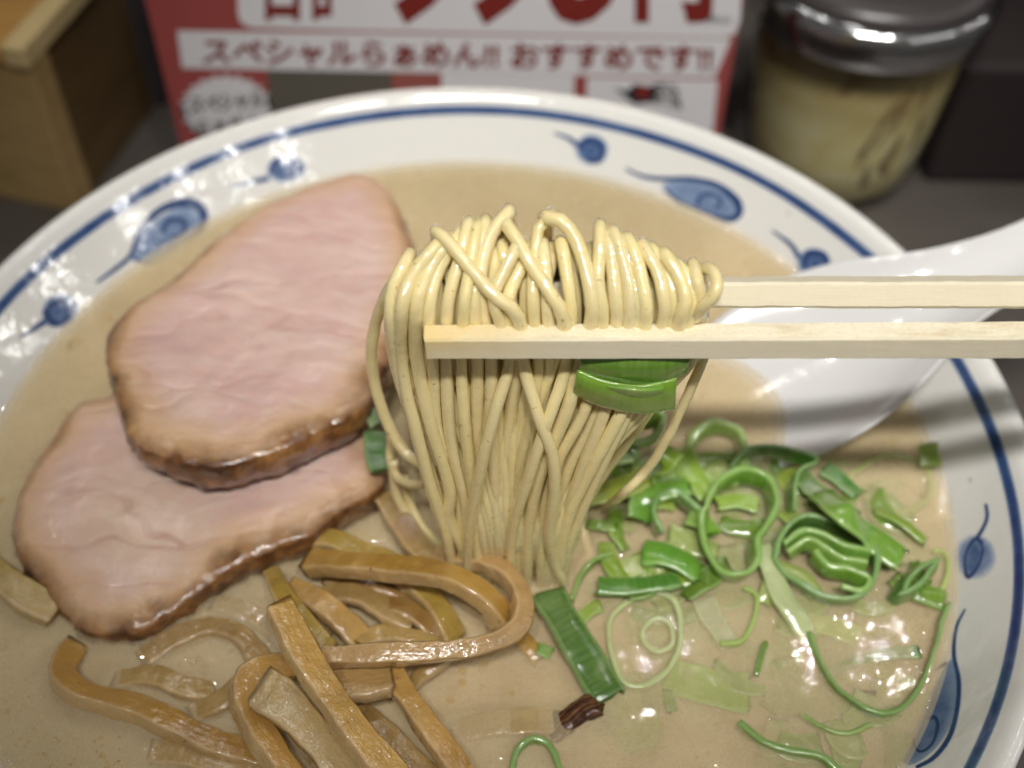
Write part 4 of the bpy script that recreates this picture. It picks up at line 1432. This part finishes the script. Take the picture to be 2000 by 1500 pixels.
# tiny fat droplets and bubbles on the broth
def water(name, col=(.95, .9, .75), rough=.03, film=.0):
    m = NT(name)
    tr = m.n("ShaderNodeBsdfTransparent")
    tr.inputs[0].default_value = (*col, 1)
    gl = m.n("ShaderNodeBsdfGlossy")
    gl.inputs["Roughness"].default_value = rough
    mx = m.n("ShaderNodeMixShader")
    m.l(m.fresnel(1.45), mx.inputs[0])
    m.l(tr.outputs[0], mx.inputs[1])
    m.l(gl.outputs[0], mx.inputs[2])
    df = m.n("ShaderNodeBsdfDiffuse")
    df.inputs[0].default_value = (.9, .86, .74, 1)
    m2 = m.n("ShaderNodeMixShader")
    m2.inputs[0].default_value = film
    m.l(mx.outputs[0], m2.inputs[1])
    m.l(df.outputs[0], m2.inputs[2])
    m.l(m2.outputs[0], m.out.inputs["Surface"])
    return m.m


def domes(spots, seg=10, rings=3):
    V, F = [], []
    for x, y, z, r, h in spots:
        n0 = len(V)
        for k in range(rings):
            a = k / rings * math.pi / 2
            for s in range(seg):
                t = 2 * math.pi * s / seg
                V.append((x + r * math.cos(a) * math.cos(t), y + r * math.cos(a) * math.sin(t), z + h * math.sin(a)))
        V.append((x, y, z + h))
        for k in range(rings - 1):
            for s in range(seg):
                s2 = (s + 1) % seg
                F.append((n0 + k * seg + s, n0 + k * seg + s2, n0 + (k + 1) * seg + s2, n0 + (k + 1) * seg + s))
        for s in range(seg):
            F.append((n0 + (rings - 1) * seg + s, n0 + (rings - 1) * seg + (s + 1) % seg, n0 + rings * seg))
    return V, F


sp = []
for _ in range(2600):
    px, py = rng.uniform(0, 1850), rng.uniform(960, 1500)
    q = Pz(px, py, ZS)
    if math.hypot(q[0], q[1]) > 8.5: continue
    r = rng.uniform(.006, .019)
    sp.append((q[0], q[1], ZS + .004, r, r * .55))
V, F = domes(sp, 8, 2)
tag(mesh_obj("fat_droplets", V, F, water("fat_gloss", (.9, .75, .45), .05)), "tiny glossy fat droplets on the broth", None, kind="stuff")
sp = []
for cx, cy, n, spr in ((690, 1000, 16, 28), (665, 975, 8, 18), (620, 1100, 16, 30), (590, 1115, 8, 20), (700, 1260, 14, 40), (1085, 1125, 10, 22), (1300, 1190, 18, 60), (1560, 1290, 14, 90), (830, 1085, 10, 24), (1200, 1400, 10, 50), (700, 1400, 10, 40), (1850, 1230, 10, 22), (1180, 1060, 8, 30), (400, 1300, 8, 30), (300, 1180, 8, 60), (560, 1170, 8, 30), (1640, 880, 6, 40), (1150, 1150, 8, 20), (1420, 1250, 14, 60), (900, 1280, 12, 50), (1600, 1150, 10, 80)):
    for _ in range(n):
        q = Pz(cx + rng.normal(0, spr), cy + rng.normal(0, spr * .7), ZS)
        if math.hypot(q[0], q[1]) > 8.6: continue
        r = rng.uniform(.03, .085)
        sp.append((q[0], q[1], ZS + .0, r, r * .9))
V, F = domes(sp, 14, 5)
tag(mesh_obj("bubbles", V, F, water("bubble_film", (.97, .94, .85), .02, .14)), "clear little bubbles in clusters on the broth", None, kind="stuff")

sp = []
for _ in range(260):
    px, py = rng.uniform(0, 1850), rng.uniform(330, 1500)
    q = Pz(px, py, ZS)
    if math.hypot(q[0], q[1]) > 8.4: continue
    r = rng.uniform(.025, .085)
    sp.append((q[0], q[1], ZS + .006, r, r * .16))
V, F = domes(sp, 18, 4)
tag(mesh_obj("oil_slicks", V, F, water("oil_film", (.965, .92, .80), .03)), "round yellowish oil drops lying on the broth", None, kind="stuff")

# ------------------------------------------------------------------ things behind the bowl
YC = 14.0
card = empty("menu_card", Py(870, 400, YC))
card.location[2] = 0
tag(card, "red and white Japanese menu card standing behind the bowl", "menu card")
RED = (.40, .085, .078)


def emis_free(name, col, rough=.35):
    m = NT(name)
    f = m.noise(m.pos(), 60, 3)
    m.color(m.mix(m.math('MULTIPLY', f, .25), col, tuple(c * .85 for c in col)))
    m.set(Roughness=rough)
    return m.m


M_RED, M_WHITE, M_INK, M_BLACK = emis_free("card_red", RED), emis_free("card_white", (.86, .84, .85)), emis_free("ink_red", (.24, .03, .024)), emis_free("ink_black", (.03, .03, .035))
a, b = Py(297, 60, YC)[0], Py(1442, 60, YC)[0]
V, F = box(a, b, YC, YC + .12, 0.0, 12.5)
bevel(mesh_obj("card_board", V, F, M_RED, card, smooth=False), .03)


def flat_poly(name, pts, mat, depth, n=0, closed_spline=False):
    y = YC - depth
    if closed_spline:
        pts = [tuple(q[:2]) for q in spline([(p[0], p[1], 0) for p in pts], n, closed=True)]
    P = [Py(px, py, y) for px, py in pts]
    bm = bmesh.new()
    off = np.array(card.location) / CM
    vs = [bm.verts.new(tuple((p - off) * CM)) for p in P]
    bm.faces.new(vs)
    bmesh.ops.triangulate(bm, faces=bm.faces[:])
    me = bpy.data.meshes.new(name)
    bm.to_mesh(me)
    bm.free()
    me.materials.append(mat)
    o = bpy.data.objects.new(name, me)
    COL.objects.link(o)
    o.parent = card
    return o


flat_poly("white_panel", [(462, -80), (1452, -80), (1446, 40), (1436, 66), (1415, 74), (700, 60), (490, 54), (472, 46), (465, 30)], M_WHITE, .01)
flat_poly("white_panel", [(346, 60), (1428, 76), (1396, 152), (356, 133)], M_WHITE, .01)
flat_poly("white_panel", [(862, 143), (1122, 148), (1118, 300), (862, 300)], M_WHITE, .01)
flat_poly("white_panel", [(1147, 151), (1402, 157), (1388, 300), (1140, 300)], M_WHITE, .01)
flat_poly("printed_photo", [(522, 137), (765, 141), (765, 300), (530, 300)], emis_free("photo_dark", (.14, .125, .10)), .01)
flat_poly("printed_patch", [(768, 141), (852, 143), (852, 300), (768, 300)], emis_free("photo_red", (.38, .12, .10)), .01)
st = []
for k in range(44):
    t = 2 * math.pi * k / 44
    rr = 1.0 if k % 2 else .86
    st.append((442 + 92 * rr * math.cos(t), 210 + 66 * rr * math.sin(t)))
flat_poly("starburst", st, M_WHITE, .016)


def text(body, px0, px1, py0, py1, mat, depth, slant=0.0, bold=0.0, tilt=0.0, name="printed_text"):
    cu = bpy.data.curves.new(name, 'FONT')
    cu.body = body
    cu.offset = bold
    cu.shear = slant
    cu.resolution_u = 4
    tmp = bpy.data.objects.new("tmp", cu)
    COL.objects.link(tmp)
    dg = bpy.context.evaluated_depsgraph_get()
    me = bpy.data.meshes.new_from_object(tmp.evaluated_get(dg))
    bpy.data.objects.remove(tmp)
    co = np.array([v.co for v in me.vertices])
    lo, hi = co.min(0), co.max(0)
    u = (co[:, 0] - lo[0]) / (hi[0] - lo[0])
    v = (co[:, 1] - lo[1]) / (hi[1] - lo[1])
    off = np.array(card.location) / CM
    for i, vt in enumerate(me.vertices):
        px = px0 + u[i] * (px1 - px0)
        py = py1 + v[i] * (py0 - py1) + (tilt * (px - px0))
        vt.co = tuple((Py(px, py, YC - depth) - off) * CM)
    me.materials.clear()
    me.materials.append(mat)
    me.name = name
    o = bpy.data.objects.new(name, me)
    COL.objects.link(o)
    o.parent = card
    return o


text("合計", 500, 700, -120, 40, M_INK, .02, 0, .028, .01)
text("990", 770, 1235, -210, 48, M_INK, .02, .25, .03, .01)
text("円", 1240, 1392, -190, 44, M_INK, .02, 0, .045, .01)
text("(税込)", 1378, 1428, 30, 48, M_BLACK, .02, 0, 0, .01)
text("スペシャルらぁめん!! おすすめです!!", 395, 1392, 74, 128, M_INK, .02, 0, .032, .0145)
text("スペシャル", 370, 516, 190, 226, M_BLACK, .022, 0, .03, -.1)
text("らぁめん", 385, 510, 236, 268, M_BLACK, .022, 0, .03, -.1)
flat_poly("printed_brush_mark", [(1198, 172), (1225, 178), (1240, 163), (1262, 170), (1290, 162), (1322, 168), (1316, 190), (1332, 215), (1300, 205), (1270, 200), (1240, 204), (1222, 190)], M_BLACK, .016)
flat_poly("printed_dot", circ(1255, 180, 14, 14, 0, 16), M_INK, .02)
text("楽", 1280, 1326, 165, 212, M_WHITE, .021, 0, .0, .0)

# glass jar
JX, JY = Py(1662, 140, 16.7)[0], 16.7
jar = empty("condiment_jar", (JX, JY, 0))
tag(jar, "glass condiment jar with a dark lid and chrome band behind the bowl", "jar")
m = NT("jar_glass")
tr = m.n("ShaderNodeBsdfTransparent")
tr.inputs[0].default_value = (.95, .96, .94, 1)
gl = m.n("ShaderNodeBsdfGlossy")
gl.inputs["Roughness"].default_value = .03
mx = m.n("ShaderNodeMixShader")
m.l(m.fresnel(1.45), mx.inputs[0])
m.l(tr.outputs[0], mx.inputs[1])
m.l(gl.outputs[0], mx.inputs[2])
m.l(mx.outputs[0], m.out.inputs["Surface"])
gm = m.m
prof = [(r, z * 1.27) for r, z in [(.02, .0), (1.9, .0), (2.25, .12), (2.5, .5), (2.75, 1.6), (2.95, 3.4), (3.05, 4.7), (2.97, 4.7), (2.87, 3.4), (2.67, 1.6), (2.42, .6), (2.1, .25), (.02, .22)]]
V, F = lathe(prof, 64, JX, JY)
mesh_obj("glass_body", V, F, gm, jar)
m = NT("minced_relish")
p = m.pos()
f = m.noise(p, 75, 4, .6, 1.2)
f2 = m.noise(m.mapping(p, (1, 1, .5)), 55, 3, .55, 1.5)
c = m.ramp(f, [(.3, (.80, .65, .28)), (.55, (.92, .80, .44)), (.75, (.94, .87, .58))])
dk = m.n("ShaderNodeSeparateXYZ")
m.l(p, dk.inputs[0])
up_ = m.math('MULTIPLY', m.math('SUBTRACT', dk.outputs[2], .008), 22.0)
smear = m.math('GREATER_THAN', m.math('ADD', f2, m.math('MINIMUM', up_, .17)), .76)
c = m.mix(m.math('MULTIPLY', smear, .9), c, (.26, .17, .08))
c = m.mix(m.ramp(dk.outputs[2], [(.032, (0, 0, 0)), (.05, (.75, .75, .75))]), c, (.34, .22, .09))
m.color(c)
m.set(Roughness=.5)
prof = [(r, z * 1.27) for r, z in [(.02, .24), (2.0, .27), (2.36, .62), (2.6, 1.6), (2.78, 3.2), (2.86, 4.2), (2.2, 4.45), (.02, 4.3)]]
V, F = lathe(prof, 48, JX, JY)
mesh_obj("relish", V, F, m.m, jar)
m = NT("chrome")
m.color((.62, .62, .63))
m.set(Metallic=1.0, Roughness=.12)
prof = [(r, z * 1.27) for r, z in [(2.9, 4.62), (3.28, 4.62), (3.34, 4.7), (3.36, 5.15), (3.3, 5.42), (3.12, 5.52), (2.9, 5.52)]]
V, F = lathe(prof, 96, JX, JY)
mesh_obj("chrome_band", V, F, m.m, jar)
prof = [(r, z * 1.27) for r, z in [(.02, 5.9), (1.2, 5.9), (2.6, 5.86), (3.0, 5.75), (3.12, 5.5), (3.0, 5.3), (.02, 5.2)]]
V, F = lathe(prof, 64, JX, JY)
mesh_obj("jar_lid", V, F, plain("lid_plastic", (.06, .05, .05), .3), jar)
lx, ly = JX + .15, JY - .1
V, F = box(lx - 1.3, lx + 1.3, ly - .9, ly + 1.2, 7.5, 7.53)
mesh_obj("lid_label", V, F, plain("lid_label_paper", (.25, .17, .15), .5), jar, smooth=False)

# wooden box at the left
def wood_mat(name, c1, c2, axis):
    m = NT(name)
    p = m.pos()
    sc = [25, 25, 25]
    sc[axis] = 3
    f = m.noise(m.mapping(p, tuple(sc)), 6, 4, .6, .6)
    m.color(m.ramp(f, [(.3, c1), (.7, c2)]))
    m.set(Roughness=.45)
    return m.m


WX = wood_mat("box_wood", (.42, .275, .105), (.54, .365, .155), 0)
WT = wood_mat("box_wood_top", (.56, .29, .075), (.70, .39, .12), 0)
WD = wood_mat("box_wood_side_shaded", (.12, .07, .024), (.18, .11, .04), 1)  # darker copy of the wood, shade of the side face put into its colour
bx = empty("wooden_box", (0, 0, 0))
tag(bx, "light wooden box on the counter at the far left", "box")
c0 = Pz(158, 418, 0)
cx0, cy0 = c0[0], c0[1]
rot = -.25
H = 5.7


def wbox(name, x0, x1, y0, y1, z0, z1, mat):
    V, F = box(x0, x1, y0, y1, z0, z1)
    V = np.array(V)
    c, s = math.cos(rot), math.sin(rot)
    V = np.stack([cx0 + V[:, 0] * c - V[:, 1] * s, cy0 + V[:, 0] * s + V[:, 1] * c, V[:, 2]], 1)
    return bevel(mesh_obj(name, V, F, mat, bx, smooth=False), .07)


wbox("front_board", -14, 0, 0, .9, 0, H - .5, WX)
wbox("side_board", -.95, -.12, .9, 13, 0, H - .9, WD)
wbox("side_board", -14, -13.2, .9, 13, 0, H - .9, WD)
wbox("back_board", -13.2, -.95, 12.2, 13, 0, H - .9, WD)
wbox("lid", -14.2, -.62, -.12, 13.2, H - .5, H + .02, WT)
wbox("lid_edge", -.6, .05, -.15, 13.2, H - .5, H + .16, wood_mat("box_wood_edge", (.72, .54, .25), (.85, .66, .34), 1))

# dark containers
b0 = Pz(1870, 455, 0)
V, F = box(b0[0] - 0.6, b0[0] + 10, b0[1] + 2.2, b0[1] + 9, 0, 4.3)
o = bevel(mesh_obj("dark_box", V, F, plain("dark_box_lacquer", (.022, .013, .013), .75), smooth=False), .25, 3)
tag(o, "dark reddish brown box at the far right behind the spoon", "box")
q = Py(262, 30, 20)
prof = [(.02, 0), (1.5, 0), (1.6, .2), (1.6, 6.2), (1.2, 7.4), (.75, 8.0), (.75, 9.2), (.02, 9.25)]
V, F = lathe(prof, 40, q[0] - .2, 20.5)
o = mesh_obj("dark_bottle", V, F, plain("bottle_dark", (.06, .05, .055), .25))
tag(o, "dark bottle in the gap between the wooden box and the menu card", "bottle")
